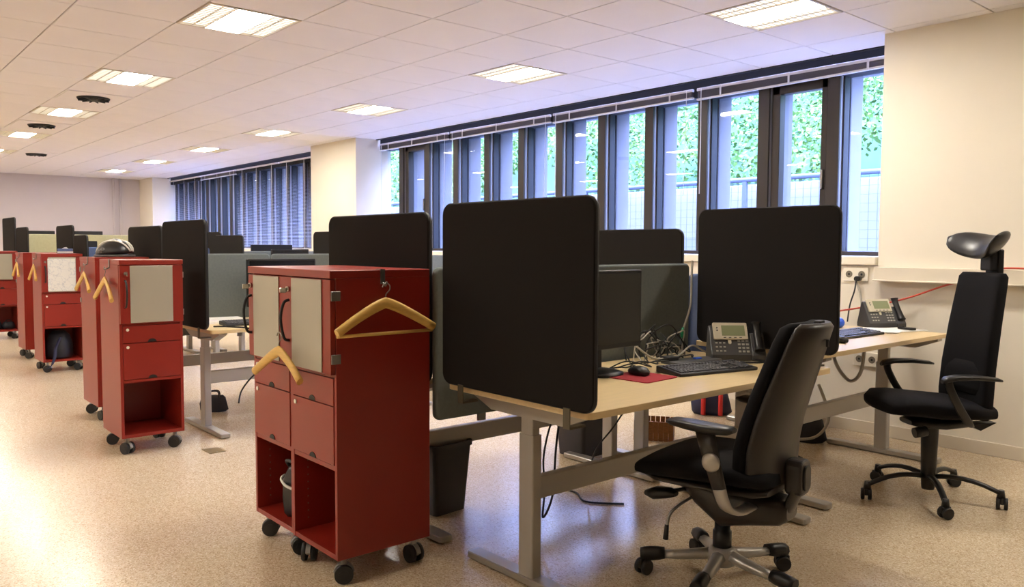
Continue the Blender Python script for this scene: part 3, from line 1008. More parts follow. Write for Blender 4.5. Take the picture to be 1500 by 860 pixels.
def back_loft(mb, rows, n=24, ex=2.8):
    """rows of (z, y_centre, half_width, thick_front, thick_back, curve): horizontal sections; forward = +y"""
    rings = []
    for (z, yc, hw, tf, tb, cv) in rows:
        ring = []
        for k in range(n):
            a = 2 * math.pi * k / n
            ca, sa = math.cos(a), math.sin(a)
            px = math.copysign(abs(ca) ** (2 / ex), ca) * hw
            py = math.copysign(abs(sa) ** (2 / ex), sa) * (tf if sa > 0 else tb)
            ring.append((px, yc + py + cv * (px / max(hw, 0.01)) ** 2, z))
        rings.append(ring)
    return mb.rings(rings, True)

# ---- chair 1: task chair with shell back (local forward = +y)
fw = Vector((-0.985, -0.157)).normalized()
ch = thing('office_chair', 'black task chair with smooth shell back and grey star base at the near desk', 'office chair',
           (3.11, -0.41, 0), math.atan2(fw.y, fw.x) - math.pi / 2, 'office chairs')
base_rot = -(math.atan2(fw.y, fw.x) - math.pi / 2)
for k in range(5):
    a = base_rot + k * 2 * math.pi / 5
    d = Vector((math.cos(a), math.sin(a), 0))
    def prof(q):
        w = 0.03 - 0.008 * q
        h = 0.022 - 0.008 * q
        return [(w * 0.6, -h), (w, -h * 0.3), (w * 0.7, h * 0.7), (0, h), (-w * 0.7, h * 0.7), (-w, -h * 0.3), (-w * 0.6, -h)]
    pts = [d * (0.02 + 0.26 * s) + Vector((0, 0, 0.115 - 0.03 * s - 0.006 * math.sin(s * 3.14))) for s in (0, 0.2, 0.4, 0.6, 0.8)]
    arm = MB().sweep(pts, prof).build('base_arm', 'leg_light', ch)
    pts = [d * (0.02 + 0.26 * s) + Vector((0, 0, 0.117 - 0.03 * s)) for s in (0.76, 0.85, 0.95, 1.05, 1.12)]
    def prof2(q):
        w = 0.026
        h = 0.02 + 0.006 * math.sin(q * 3)
        return [(w * 0.7, -h), (w, -h * 0.2), (w * 0.7, h * 0.7), (0, h), (-w * 0.7, h * 0.7), (-w, -h * 0.2), (-w * 0.7, -h)]
    MB().sweep(pts, prof2).build('arm_tip', 'black_plastic', arm)
    caster_chair(ch, d.x * 0.298, d.y * 0.298, a + 0.7 * k + 0.4)
MB().lathe([(0.05, 0.07), (0.058, 0.09), (0.055, 0.125), (0.04, 0.14)], n=20).build('hub', 'leg_light', ch)
MB().lathe([(0.036, 0.125), (0.036, 0.2), (0.03, 0.202), (0.03, 0.26)], n=20).build('gas_column', 'black_plastic', ch)
# mechanism
mb = MB()
pad(mb, [(-0.27, 0.335, 0.05, 0.03, 0.03), (-0.24, 0.33, 0.075, 0.05, 0.05), (-0.14, 0.33, 0.09, 0.06, 0.07), (-0.02, 0.33, 0.1, 0.07, 0.1), (0.08, 0.36, 0.095, 0.05, 0.06), (0.15, 0.39, 0.07, 0.02, 0.02)], ex=3.2)
mb.build('tilt_mechanism', 'soft_black', ch)
mb = MB()
mb.tube([(-0.06, 0.08, 0.34), (-0.15, 0.11, 0.31), (-0.19, 0.125, 0.28), (-0.2, 0.13, 0.23)], 0.006, n=8, sub=4)
lv = mb.build('tilt_lever', 'steel', ch)
MB().cyl((-0.2, 0.13, 0.245), (-0.204, 0.132, 0.19), 0.008, 0.011, n=10).build('lever_grip', 'black_plastic', lv)
mb = MB()
pad(mb, [(0.13, 0.3, 0.018, 0.008, 0.008), (0.16, 0.3, 0.03, 0.02, 0.02), (0.22, 0.29, 0.035, 0.024, 0.026), (0.26, 0.285, 0.02, 0.01, 0.012)])
o = mb.build('seat_depth_handle', 'black_plastic', ch)
o.location = (-0.13, 0.0, 0.045)
MB().cyl((-0.13, 0.19, 0.342), (-0.04, 0.09, 0.36), 0.008, n=10).build('handle_rod', 'black_plastic', ch)
# seat
ZS = 0.07
mb = MB()
pad(mb, [(y, z + ZS, a, b, c_) for y, z, a, b, c_ in [(-0.25, 0.395, 0.16, 0.02, 0.02), (-0.235, 0.4, 0.2, 0.03, 0.035), (-0.15, 0.405, 0.235, 0.045, 0.04), (0.0, 0.405, 0.25, 0.05, 0.045), (0.13, 0.4, 0.25, 0.05, 0.05), (0.22, 0.388, 0.24, 0.042, 0.045), (0.275, 0.37, 0.2, 0.026, 0.03), (0.288, 0.365, 0.16, 0.012, 0.014)]], n=28, ex=3.4)
mb.build('seat', 'black_fabric', ch)
mb = MB()
pad(mb, [(y, z + ZS, a, b, c_) for y, z, a, b, c_ in [(-0.24, 0.35, 0.16, 0.015, 0.01), (-0.2, 0.35, 0.21, 0.018, 0.014), (0.0, 0.348, 0.225, 0.02, 0.016), (0.18, 0.345, 0.215, 0.02, 0.014), (0.245, 0.342, 0.17, 0.012, 0.008)]], n=24, ex=3.4)
mb.build('seat_shell', 'soft_black', ch)
# back: padded front and moulded rear shell
rows_c, rows_s = [], []
prof_b = [(0.41, -0.195, 0.15), (0.44, -0.195, 0.195), (0.5, -0.195, 0.215), (0.58, -0.198, 0.215), (0.67, -0.215, 0.2), (0.77, -0.245, 0.185), (0.87, -0.28, 0.17), (0.96, -0.312, 0.16), (1.012, -0.332, 0.145), (1.028, -0.34, 0.12)]
for i, (z, y, hw) in enumerate(prof_b):
    e = 0.55 if i in (0, len(prof_b) - 1) else 1.0
    rows_c.append((z, y + 0.012, hw, 0.058 * e, 0.02 * e, 0.03))
    rows_s.append((z - 0.002 if i == 0 else z, y - 0.022, hw * 0.97, 0.02 * e, (0.035 + 0.012 * math.sin((z - 0.41) / 0.61 * math.pi)) * e, 0.035))
mb = MB(); back_loft(mb, rows_c); mb.build('back_cushion', 'black_fabric', ch)
mb = MB(); back_loft(mb, rows_s, n=28, ex=2.5); sh = mb.build('back_shell', 'soft_black', ch)
MB().prism(rrect(-0.026, 0.026, -0.012, 0.012, 0.006, 3), 1.024, 1.036, 'z', T(0, -0.35, 0)).build('top_button', 'black_plastic', sh, bevel=0.002, seg=1)
MB().box(-0.003, 0.003, -0.385, -0.376, 0.945, 0.97).build('shell_mark', 'gasket', sh)
# back bracket and adjuster box on the rear
mb = MB()
mb.sweep([(0, -0.12, 0.325), (0, -0.2, 0.315), (0, -0.26, 0.345), (0, -0.285, 0.41), (0, -0.285, 0.49)],
         lambda q: [(0.05 * math.cos(R(x)), 0.02 * math.sin(R(x))) for x in range(0, 360, 30)], up=(0, 0.3, 1))
mb.build('back_bracket', 'soft_black', ch)
MB().prism(rrect(-0.05, 0.05, 0.4, 0.53, 0.03, 4), -0.318, -0.255, 'y').build('back_adjuster', 'soft_black', ch, bevel=0.012, seg=3)
MB().prism(rrect(-0.03, 0.03, 0.42, 0.51, 0.02, 4), -0.326, -0.316, 'y').build('adjuster_cover', 'black_plastic', ch, bevel=0.004, seg=2)
# arm rests
for s in (-1, 1):
    up = MB()
    up.sweep([(s * 0.275, -0.13, 0.4), (s * 0.29, -0.11, 0.49), (s * 0.295, -0.085, 0.58), (s * 0.292, -0.065, 0.65)],
             lambda q: [((0.012 + 0.004 * q) * math.cos(R(x)), (0.026 + 0.012 * q) * math.sin(R(x))) for x in range(0, 360, 30)], up=(0, 1, 0.25))
    ar = up.build('armrest', 'soft_black', ch)
    p = MB()
    pad(p, [(-0.12, 0.0, 0.02, 0.006, 0.008), (-0.1, 0.0, 0.036, 0.011, 0.018), (-0.03, 0.0, 0.044, 0.013, 0.024), (0.05, 0.003, 0.045, 0.013, 0.022), (0.11, 0.004, 0.038, 0.011, 0.016), (0.135, 0.002, 0.02, 0.006, 0.008)], n=20)
    po = p.build('arm_pad', 'black_plastic', ar)
    po.location = (s * 0.29, -0.055, 0.665)
    MB().sweep(spline([Vector(q_) for q_ in [(s * 0.12, -0.165, 0.36), (s * 0.22, -0.162, 0.362), (s * 0.27, -0.145, 0.382), (s * 0.284, -0.13, 0.42), (s * 0.287, -0.122, 0.45)]], 5),
               lambda q: [(0.011 * math.cos(R(x)), 0.026 * math.sin(R(x))) for x in range(0, 360, 30)], up=(0, 1, 0.1)).build('arm_bracket', 'leg_light', ar)
    MB().lathe([(0.034, 0), (0.034, 0.005), (0.028, 0.009), (0.01, 0.01)], n=20, T=T(s * 0.306, -0.098, 0.545, 0, 0, s * math.pi / 2)).build('arm_badge', 'leg_light', ar)

# ---- chair 2: high back chair with neck rest (faces -Y)
C2RZ = math.atan2(-0.787, -0.62) - math.pi / 2
c2 = thing('office_chair', 'black high-back office chair with curved neck rest beside the white wall', 'office chair', (3.185, 1.296, 0), C2RZ, 'office chairs')
for k in range(5):
    a = R(17.5) - C2RZ + k * 2 * math.pi / 5
    d = Vector((math.cos(a), math.sin(a), 0))
    pts = [d * (0.02 + 0.31 * s) + Vector((0, 0, 0.118 + 0.02 * math.sin(s * 2.6) - 0.055 * s * s)) for s in (0, 0.15, 0.3, 0.45, 0.6, 0.75, 0.9, 1.0)]
    MB().sweep(pts, lambda q: [((0.019 - 0.004 * q) * math.cos(R(x)), (0.013 - 0.002 * q) * math.sin(R(x))) for x in range(0, 360, 36)]).build('base_arm', 'black_plastic', c2)
    MB().cyl((d.x * 0.325, d.y * 0.325, 0.055), (d.x * 0.325, d.y * 0.325, 0.095), 0.02, 0.014, n=10).build('arm_tip', 'black_plastic', c2)
    caster_chair(c2, d.x * 0.33, d.y * 0.33, a + 0.9 * k, 0.029)
MB().lathe([(0.03, 0.05), (0.032, 0.06), (0.036, 0.12), (0.038, 0.2), (0.043, 0.39), (0.043, 0.4)], n=20).build('gas_column', 'black_plastic', c2)
mb = MB()
pad(mb, [(-0.2, 0.41, 0.04, 0.012, 0.012), (-0.17, 0.405, 0.08, 0.025, 0.025), (-0.04, 0.4, 0.1, 0.03, 0.03), (0.08, 0.4, 0.09, 0.03, 0.02), (0.13, 0.405, 0.06, 0.012, 0.012)], ex=3.5)
mb.build('tilt_mechanism', 'black_plastic', c2)
MB().cyl((-0.14, 0.1, 0.385), (-0.14, 0.16, 0.375), 0.026, n=16).build('tension_knob', 'black_plastic', c2)
MB().prism([(-0.24, 0.43), (-0.16, 0.39), (-0.1, 0.42)], -0.17, -0.1, 'x').build('tilt_paddle', 'black_plastic', c2)
mb = MB()
pad(mb, [(-0.24, 0.475, 0.17, 0.02, 0.02), (-0.22, 0.475, 0.21, 0.045, 0.035), (-0.1, 0.48, 0.235, 0.05, 0.04), (0.05, 0.49, 0.245, 0.055, 0.045), (0.15, 0.505, 0.24, 0.05, 0.048), (0.22, 0.51, 0.225, 0.045, 0.05), (0.265, 0.5, 0.18, 0.03, 0.04), (0.275, 0.5, 0.14, 0.012, 0.02)], n=28, ex=3.2)
mb.build('seat', 'black_fabric', c2)
mb = MB()
rows = []
for i, (z, y, hw) in enumerate([(0.44, -0.2, 0.18), (0.47, -0.2, 0.2), (0.55, -0.2, 0.205), (0.7, -0.21, 0.2), (0.9, -0.235, 0.19), (1.08, -0.262, 0.178), (1.15, -0.272, 0.172), (1.17, -0.275, 0.16)]):
    e = 0.6 if i in (0, 7) else 1
    rows.append((z, y, hw, 0.04 * e, 0.03 * e, 0.02))
back_loft(mb, rows, ex=5)
bk = mb.build('backrest', 'black_fabric', c2)
mb = MB()
back_loft(mb, [(0.56, -0.2, 0.17, 0.045, 0.01, 0.01), (0.6, -0.2, 0.18, 0.0455, 0.01, 0.012), (0.66, -0.205, 0.18, 0.0455, 0.01, 0.012), (0.72, -0.215, 0.17, 0.045, 0.01, 0.01)], ex=4)
mb.build('lumbar_pad', 'black_fabric', bk)
MB().box(-0.055, 0.055, -0.325, -0.295, 1.12, 1.29).build('neck_rest_bracket', 'black_plastic', c2, bevel=0.008)
MB().box(-0.045, 0.045, -0.32, -0.26, 1.18, 1.28).build('neck_rest_mount', 'black_plastic', c2, bevel=0.008)
# saddle shaped neck rest
rings = []
nu, nv = 25, 20
for i in range(nu):
    u_ = -1 + 2 * i / (nu - 1)
    ww_ = math.sqrt(max(0, 1 - abs(u_) ** 4.5))
    hv_ = 0.086 * max(ww_, 0.12)
    tv_ = 0.03 * max(ww_, 0.25)
    cy = -0.275 + 0.09 * u_ * u_
    cz = 1.30 + 0.05 * u_ * u_
    ring = []
    for k in range(nv):
        a = 2 * math.pi * k / nv
        b_, t_ = hv_ * math.cos(a), tv_ * math.sin(a)
        tilt = R(40)
        ring.append((0.2 * u_, cy + b_ * math.cos(tilt) * -1 + t_ * math.sin(tilt), cz + b_ * math.sin(tilt) + t_ * math.cos(tilt)))
    rings.append(ring)
MB().rings(rings, True).build('neck_rest', 'black_leather', c2)
for s in (-1, 1):
    pts = spline([Vector(p) for p in [(s * 0.17, -0.1, 0.425), (s * 0.25, -0.05, 0.44), (s * 0.285, 0.02, 0.52), (s * 0.292, 0.075, 0.62), (s * 0.292, 0.085, 0.66)]], 5)
    ar = MB().sweep(pts, lambda q: [(0.011 * math.cos(R(x)), 0.02 * math.sin(R(x))) for x in range(0, 360, 30)], up=(0, 1, 0.3)).build('armrest', 'black_plastic', c2)
    p = MB()
    pad(p, [(-0.175, -0.012, 0.012, 0.006, 0.006), (-0.15, -0.006, 0.024, 0.01, 0.01), (-0.05, 0.004, 0.03, 0.013, 0.013), (0.05, 0.004, 0.032, 0.014, 0.014), (0.1, -0.004, 0.028, 0.013, 0.016), (0.118, -0.014, 0.014, 0.008, 0.01)], n=18)
    po = p.build('arm_pad', 'black_plastic', ar)
    po.location = (s * 0.292, 0.0, 0.672)

# ================================================================== THINGS ON THE NEAR DESK
Z1 = 0.735
monitor(2.5, -0.45, Z1, 1, 'black monitor on the near desk behind the red mouse mat', w=0.5, h=0.345, zc=1.19 - Z1)
pm = MB().prism(rrect(-0.115, 0.115, -0.115, 0.115, 0.02, 4), 0, 0.004).build('mouse_mat', 'pad_red', None, bevel=0.001, seg=1)
pm.location = (2.66, -0.37, Z1)
pm.rotation_euler.z = R(4)
tag(pm, 'red fabric mouse mat on the near desk', 'mouse mat')

def mouse(loc, rz, label):
    t = thing('computer_mouse', label, 'mouse', loc, rz, 'computer mice')
    mb = MB()
    pad(mb, [(-0.058, 0.012, 0.014, 0.005, 0.01), (-0.052, 0.014, 0.024, 0.012, 0.013), (-0.03, 0.015, 0.031, 0.022, 0.014), (0.0, 0.015, 0.031, 0.024, 0.014), (0.03, 0.014, 0.029, 0.018, 0.013), (0.05, 0.012, 0.022, 0.01, 0.011), (0.057, 0.01, 0.012, 0.004, 0.008)], n=18)
    b = mb.build('shell', 'black_plastic', t)
    MB().cyl((-0.004, 0.032, 0.028), (0.004, 0.032, 0.028), 0.008, n=12).build('scroll_wheel', 'caster', t)
    return t

mouse((2.62, -0.34, Z1 + 0.0045), R(75), 'black mouse on the red mouse mat')

def keyboard(loc, rz, label, m_key='key_dark'):
    t = thing('keyboard', label, 'keyboard', loc, rz, 'keyboards')
    L, D = 0.455, 0.165
    b = MB()
    b.add([(-L / 2, -D / 2, 0), (L / 2, -D / 2, 0), (L / 2, D / 2, 0), (-L / 2, D / 2, 0), (-L / 2, -D / 2, 0.014), (L / 2, -D / 2, 0.014), (L / 2, D / 2, 0.03), (-L / 2, D / 2, 0.03)],
          [(3, 2, 1, 0), (4, 5, 6, 7), (0, 1, 5, 4), (1, 2, 6, 5), (2, 3, 7, 6), (3, 0, 4, 7)])
    b.build('case', 'kb', t, bevel=0.004)
    kz = lambda y: 0.014 + (y + D / 2) / D * 0.016
    groups = [(-L / 2 + 0.012, 15), (-L / 2 + 0.012 + 15 * 0.0185 + 0.008, 3), (-L / 2 + 0.012 + 18 * 0.0185 + 0.016, 4)]
    shared = MB().box(-0.008, 0.008, -0.008, 0.008, 0, 0.007).build('key', m_key, t, bevel=0.002, seg=1)
    first_ = True
    for row in range(6):
        y = -D / 2 + 0.022 + row * 0.0205 + (0.006 if row == 5 else 0)
        for x0, n in groups:
            if row == 0 and n == 15:
                spec = [(0, 1.3), (1.4, 1.3), (2.8, 1.3), (4.2, 5.5), (9.8, 1.3), (11.2, 1.3), (12.6, 2.3)]
            elif n == 3 and row == 2:
                spec = []
            elif n == 3 and row == 1:
                spec = [(1, 1)]
            else:
                spec = [(k, 1) for k in range(n)]
            for k, wd in spec:
                if first_:
                    ko = shared
                    first_ = False
                else:
                    ko = shared.copy()
                    col.objects.link(ko)
                ko.location = (x0 + (k + wd / 2) * 0.0185, y, kz(y) - 0.001)
                ko.scale = ((wd * 0.0185 - 0.0025) / 0.016, 1, 1)
                ko.rotation_euler.x = math.atan(0.016 / D)
    return t

keyboard((2.735, 0.0, Z1 + 0.0005), R(90 - 12), 'black keyboard in front of the silver-faced phone on the near desk')

def phone(loc, rz, label):
    """front towards local -y"""
    t = thing('desk_phone', label, 'phone', loc, rz, 'desk phones')
    Lx, D = 0.27, 0.155
    x0, x1 = -Lx / 2, Lx / 2
    MB().prism([(-D / 2, 0.0), (D / 2 - 0.02, 0.0), (D / 2 - 0.02, 0.03), (0.02, 0.165), (0.005, 0.165), (-D / 2, 0.03)], x0, x1 - 0.07, 'x').build('body', 'phone_grey', t, bevel=0.006)
    MB().prism([(-D / 2, 0.0), (D / 2 - 0.03, 0.0), (D / 2 - 0.03, 0.03), (0.0, 0.13), (-0.01, 0.13), (-D / 2, 0.025)], x1 - 0.07, x1, 'x').build('cradle', 'phone_grey', t, bevel=0.006)
    # sloping face frame: from (-D/2,0.03) to (0.005,0.165)
    a, b = Vector((0, -D / 2, 0.03)), Vector((0, 0.005, 0.165))
    sl = (b - a).normalized()
    ang = math.atan2(sl.z, sl.y)
    F = Matrix.Translation((0, -D / 2, 0.03)) @ Matrix.Rotation(ang, 4, 'X')   # local: x, s up the slope, n outward
    Ls = (b - a).length
    face = MB().prism(rrect(x0 + 0.018, x1 - 0.082, Ls * 0.5, Ls + 0.012, 0.006, 3), 0.001, 0.012, 'z', F).build('display_bezel', 'phone_silver', t, bevel=0.002, seg=1)
    MB().box(x0 + 0.06, x1 - 0.096, Ls * 0.62, Ls - 0.004, 0.0122, 0.013, F).build('display', 'lcd', face)
    for k in range(4):
        MB().box(x0 + 0.066 + k * 0.026, x0 + 0.078 + k * 0.026, Ls * 0.545, Ls * 0.565, 0.0122, 0.0145, F).build('soft_key', 'phone_grey', face)
    for k in range(2):
        MB().cyl((x0 + 0.038, Ls * (0.8 + 0.09 * k), 0.012), (x0 + 0.038, Ls * (0.8 + 0.09 * k), 0.0145), 0.004, n=8, T=F).build('line_key', 'phone_grey', face)
    for r_ in range(4):
        for c_ in range(3):
            MB().box(x1 - 0.135 + c_ * 0.02, x1 - 0.122 + c_ * 0.02, Ls * 0.08 + r_ * 0.019, Ls * 0.08 + r_ * 0.019 + 0.009, 0.0005, 0.004, F).build('digit_key', 'key_grey', t)
    for r_ in range(3):
        for c_ in range(3):
            MB().box(x0 + 0.025 + c_ * 0.019, x0 + 0.036 + c_ * 0.019, Ls * 0.1 + r_ * 0.022, Ls * 0.1 + r_ * 0.022 + 0.007, 0.0005, 0.003, F).build('function_key', 'key_grey', t)
    MB().prism(rrect(x0 + 0.088, x0 + 0.104, Ls * 0.36, Ls * 0.55, 0.006, 3), 0.0005, 0.006, 'z', F).build('navigation_key', 'phone_silver', t)
    # handset lying in the cradle, standing up the slope
    xc = x1 - 0.033
    pts = spline([Vector(p) for p in [(xc, -0.075, 0.05), (xc, -0.058, 0.075), (xc, -0.025, 0.125), (xc, 0.0, 0.165), (xc, 0.006, 0.185)]], 4)
    def prof(q):
        w = 0.025 - 0.005 * math.sin(q * math.pi)
        h = 0.022 - 0.009 * math.sin(q * math.pi)
        return [(w * math.cos(R(x)), h * math.sin(R(x))) for x in range(0, 360, 30)]
    MB().sweep(pts, prof, up=(0, -0.7, 0.7)).build('handset', 'black_plastic', t)
    return t

phone((2.58, 0.445, Z1 + 0.0005), R(48), 'silver-faced desk phone beside the black desk screen on the near desk')

# grey docking slab behind the keyboard
dk = thing('docking_station', 'flat grey docking slab between the keyboard and the tangle of cables', 'dock', (2.52, 0.17, Z1 + 0.0005), R(90 - 10))
MB().prism(rrect(-0.15, 0.15, -0.06, 0.06, 0.012, 3), 0, 0.014).build('slab', 'laptop_grey', dk, bevel=0.003)
MB().box(-0.15, -0.08, 0.0, 0.06, 0.014, 0.034).build('connector_block', 'black_plastic', dk, bevel=0.004)
MB().box(0.02, 0.06, -0.01, 0.015, 0.014, 0.02).build('usb_stick', 'blue', dk, bevel=0.002, seg=1)

def cable(name, pts, r, m, label, grp=None, sub=8):
    o = MB().tube(pts, r, n=6, sub=sub).build(name, m)
    return tag(o, label, 'cable', grp)

rc = random.Random(11)
for k in range(13):
    pts = []
    cx, cy = 2.36 + rc.uniform(-0.05, 0.05), 0.1 + rc.uniform(-0.12, 0.15)
    rad = rc.uniform(0.05, 0.13)
    hh = rc.uniform(0.06, 0.2)
    for i in range(7):
        a = i / 6 * math.pi * rc.uniform(0.9, 1.4)
        pts.append((cx + rc.uniform(-0.04, 0.04), cy - rad * math.cos(a), Z1 + 0.006 + hh * abs(math.sin(a)) * rc.uniform(0.7, 1.0)))
    pts[0] = (pts[0][0], pts[0][1], Z1 + 0.005)
    pts[-1] = (pts[-1][0], pts[-1][1] + rc.uniform(-0.05, 0.1), Z1 + 0.005)
    if k % 3 == 0:
        cable('cable', pts, 0.0035, 'cable_grey', 'beige looped cable in the tangle beside the near monitor', 'beige cables in the tangle')
    else:
        cable('cable', pts, 0.0035, 'cable_black', 'black cable looping up in the tangle between the near monitor and phone', 'black cables in the tangle')
for k in range(6):
    y = -0.3 + 0.1 * k
    pts = [(2.42 + rc.uniform(-.03, .03), y - 0.15, Z1 + 0.005), (2.5 + rc.uniform(-.04, .03), y - 0.05, Z1 + 0.012 + 0.03 * rc.random()), (2.47 + rc.uniform(-.05, .05), y + 0.07, Z1 + 0.006), (2.38 + rc.uniform(-.05, .05), y + 0.16, Z1 + 0.005)]
    cable('cable', pts, 0.0032, 'cable_black', 'thin black cable lying on the near desk behind the mouse mat', 'black cables on the near desk')
cable('cable', [(2.42, -0.12, Z1 + 0.09), (2.44, -0.02, Z1 + 0.03), (2.48, 0.1, Z1 + 0.03), (2.46, 0.25, Z1 + 0.07), (2.44, 0.38, Z1 + 0.03), (2.44, 0.45, Z1 + 0.005)], 0.005, 'cable_grey', 'thick beige cable snaking from the monitor to the phone')
cable('cable', [(2.235, 0.545, 1.22), (2.25, 0.52, 1.12), (2.26, 0.5, 0.98), (2.25, 0.45, 0.84), (2.28, 0.4, Z1 + 0.005)], 0.006, 'cable_grey', 'thick beige cable hanging down beside the blue divider')
cable('cable', [(2.42, -0.35, Z1 + 0.006), (2.52, -0.28, Z1 + 0.02), (2.57, -0.3, Z1 + 0.03), (2.6, -0.335, Z1 + 0.02)], 0.002, 'cable_black', 'mouse lead running onto the red mouse mat')
gb = thing('glue_bottle', 'small green bottle among the cables on the near desk', 'bottle', (2.32, 0.36, Z1))
MB().lathe([(0.016, 0.0), (0.017, 0.07), (0.012, 0.09)], n=14).build('body', 'phone_grey', gb)
MB().lathe([(0.012, 0.09), (0.011, 0.12), (0.005, 0.145)], n=12).build('cap', 'green', gb)
pb = MB().tube([(2.68, 0.34, Z1 + 0.005), (2.73, 0.36, Z1 + 0.006), (2.76, 0.42, Z1 + 0.006), (2.7, 0.45, Z1 + 0.006), (2.62, 0.42, Z1 + 0.006)], 0.005, n=6, sub=6).build('coiled_phone_cord', 'cable_black')
tag(pb, 'black phone cord lying in a loop before the near desk phone', 'cable')

# ================================================================== THINGS ON THE WINDOW DESK
Z2 = 0.78
phone((2.48, 2.24, Z2 + 0.0005), R(62), 'silver-faced desk phone near the wall on the desk by the high-back chair')
keyboard((2.63, 1.55, Z2 + 0.0005), R(88), 'dark keyboard on the desk by the high-back chair')
mouse((2.74, 1.17, Z2 + 0.0005), R(80), 'black mouse next to the keyboard on the desk by the high-back chair')
for k, (x, y, rz_) in enumerate(((2.62, 2.0, 10), (2.66, 2.08, -15), (2.6, 1.95, 32))):
    o = MB().box(-0.105, 0.105, -0.148, 0.148, 0, 0.002).build('paper_sheet', 'paper', None)
    o.location = (x, y, Z2 + 0.0005 + 0.0022 * k)
    o.rotation_euler.z = R(rz_)
    tag(o, 'loose white paper sheet in front of the phone on the wall desk', 'paper', 'papers on the wall desk')
bl = MB().ellipsoid((0, 0, 0.035), 0.035, 0.035, 0.035, n=18, m=12).build('stress_ball', 'blue')
bl.location = (2.36, 1.92, Z2)
tag(bl, 'bright blue ball on the desk by the wall', 'ball')
ms = thing('mobile_phone', 'small black handset lying beside the papers on the wall desk', 'mobile phone', (2.7, 2.12, Z2 + 0.0068), R(70))
MB().prism(rrect(-0.024, 0.024, -0.055, 0.055, 0.01, 4), 0, 0.013).build('body', 'black_plastic', ms, bevel=0.003)
MB().box(-0.019, 0.019, -0.03, 0.045, 0.013, 0.0135).build('display', 'lcd_off', ms)
cable('cable', [(2.28, 1.7, Z2 + 0.006), (2.36, 1.9, Z2 + 0.02), (2.34, 2.0, Z2 + 0.05), (2.3, 2.08, Z2 + 0.006)], 0.004, 'cable_black', 'black cable behind the blue ball on the wall desk')
cable('cable', [(2.22, 1.6, 0.85), (2.25, 2.0, 0.87), (2.34, 2.38, 0.9), (2.55, 2.44, 0.96), (2.8, 2.46, 1.06), (2.98, 2.43, 1.1), (3.1, 2.43, 1.17), (3.3, 2.46, 1.172)], 0.006, 'red_cable', 'coral red network cable running up the wall to the trunking')
# sockets on the wall
def socket(loc, label, n=2):
    t = thing('wall_socket', label, 'socket', loc, 0, 'wall sockets')
    MB().prism(rrect(-0.045 * n, 0.045 * n, -0.05, 0.05, 0.006, 3), -0.014, 0, 'y').build('plate', 'plate', t, bevel=0.003, seg=1)
    for k in range(n):
        x = -0.045 * n + 0.045 + 0.09 * k
        MB().cyl((x, -0.0145, 0), (x, -0.0165, 0), 0.024, n=20).build('recess', 'socketdark', t)
        MB().cyl((x, -0.0165, 0), (x, -0.017, 0), 0.008, n=10).build('contact', 'gasket', t)
    return t

socket((2.18, 2.5 - 0.0, 1.11), 'double socket with a black plug under the windowsill')
MB().cyl((0.03, -0.016, -0.03), (0.03, -0.06, -0.03), 0.018, n=14).build('plug', 'black_plastic', col.objects['wall_socket'])
socket((2.27, 2.5, 0.52), 'double socket low on the wall under the wall desk')
cable('cable', [(2.21, 2.44, 1.08), (2.21, 2.42, 1.0), (2.19, 2.4, 0.9), (2.2, 2.35, Z2 + 0.006)], 0.005, 'cable_black', 'black lead hanging from the plug under the windowsill')
cable('cable', [(2.2, 2.46, 1.06), (2.24, 2.44, 0.98), (2.27, 2.4, 0.88), (2.28, 2.34, Z2 + 0.006)], 0.007, 'cable_grey', 'pale lead hanging from the double socket under the windowsill')
cable('cable', [(2.45, 0.56, 0.72), (2.6, 0.6, 0.6), (2.62, 0.66, 0.35), (2.6, 0.75, 0.06), (2.5, 0.95, 0.006), (2.3, 1.0, 0.006), (2.1, 0.9, 0.006)], 0.005, 'cable_black', 'black cable hanging below the wall desk to the floor')
cable('cable', [(2.3, 1.95, 0.72), (2.28, 2.0, 0.62), (2.3, 2.05, 0.5), (2.36, 2.1, 0.42), (2.42, 2.12, 0.5), (2.44, 2.12, 0.74)], 0.012, 'cable_grey', 'grey corrugated cable hose looping under the wall desk')
cable('cable', [(2.3, 1.8, 0.42), (2.32, 1.9, 0.2), (2.26, 1.86, 0.07), (2.15, 1.75, 0.05), (2.05, 1.65, 0.08)], 0.01, 'cable_grey', 'grey cable hose curving down to the floor under the wall desk')

# windowsill toy
ty = thing('toy_iron', 'small red and white toy on the windowsill', 'toy', (0.42, 2.7, 1.235), R(20))
MB().prism([(-0.09, 0), (0.09, 0), (0.07, 0.03), (-0.07, 0.03)], -0.04, 0.04, 'y').build('body', 'white_plastic', ty, bevel=0.006)
MB().prism([(-0.08, 0.03), (0.08, 0.03), (0.05, 0.055), (-0.05, 0.055)], -0.035, 0.035, 'y').build('cover', 'toy_red', ty, bevel=0.006)
MB().tube([(-0.05, 0, 0.05), (-0.03, 0, 0.09), (0.03, 0, 0.09), (0.05, 0, 0.05)], 0.01, n=8, sub=4).build('handle', 'toy_red', ty)

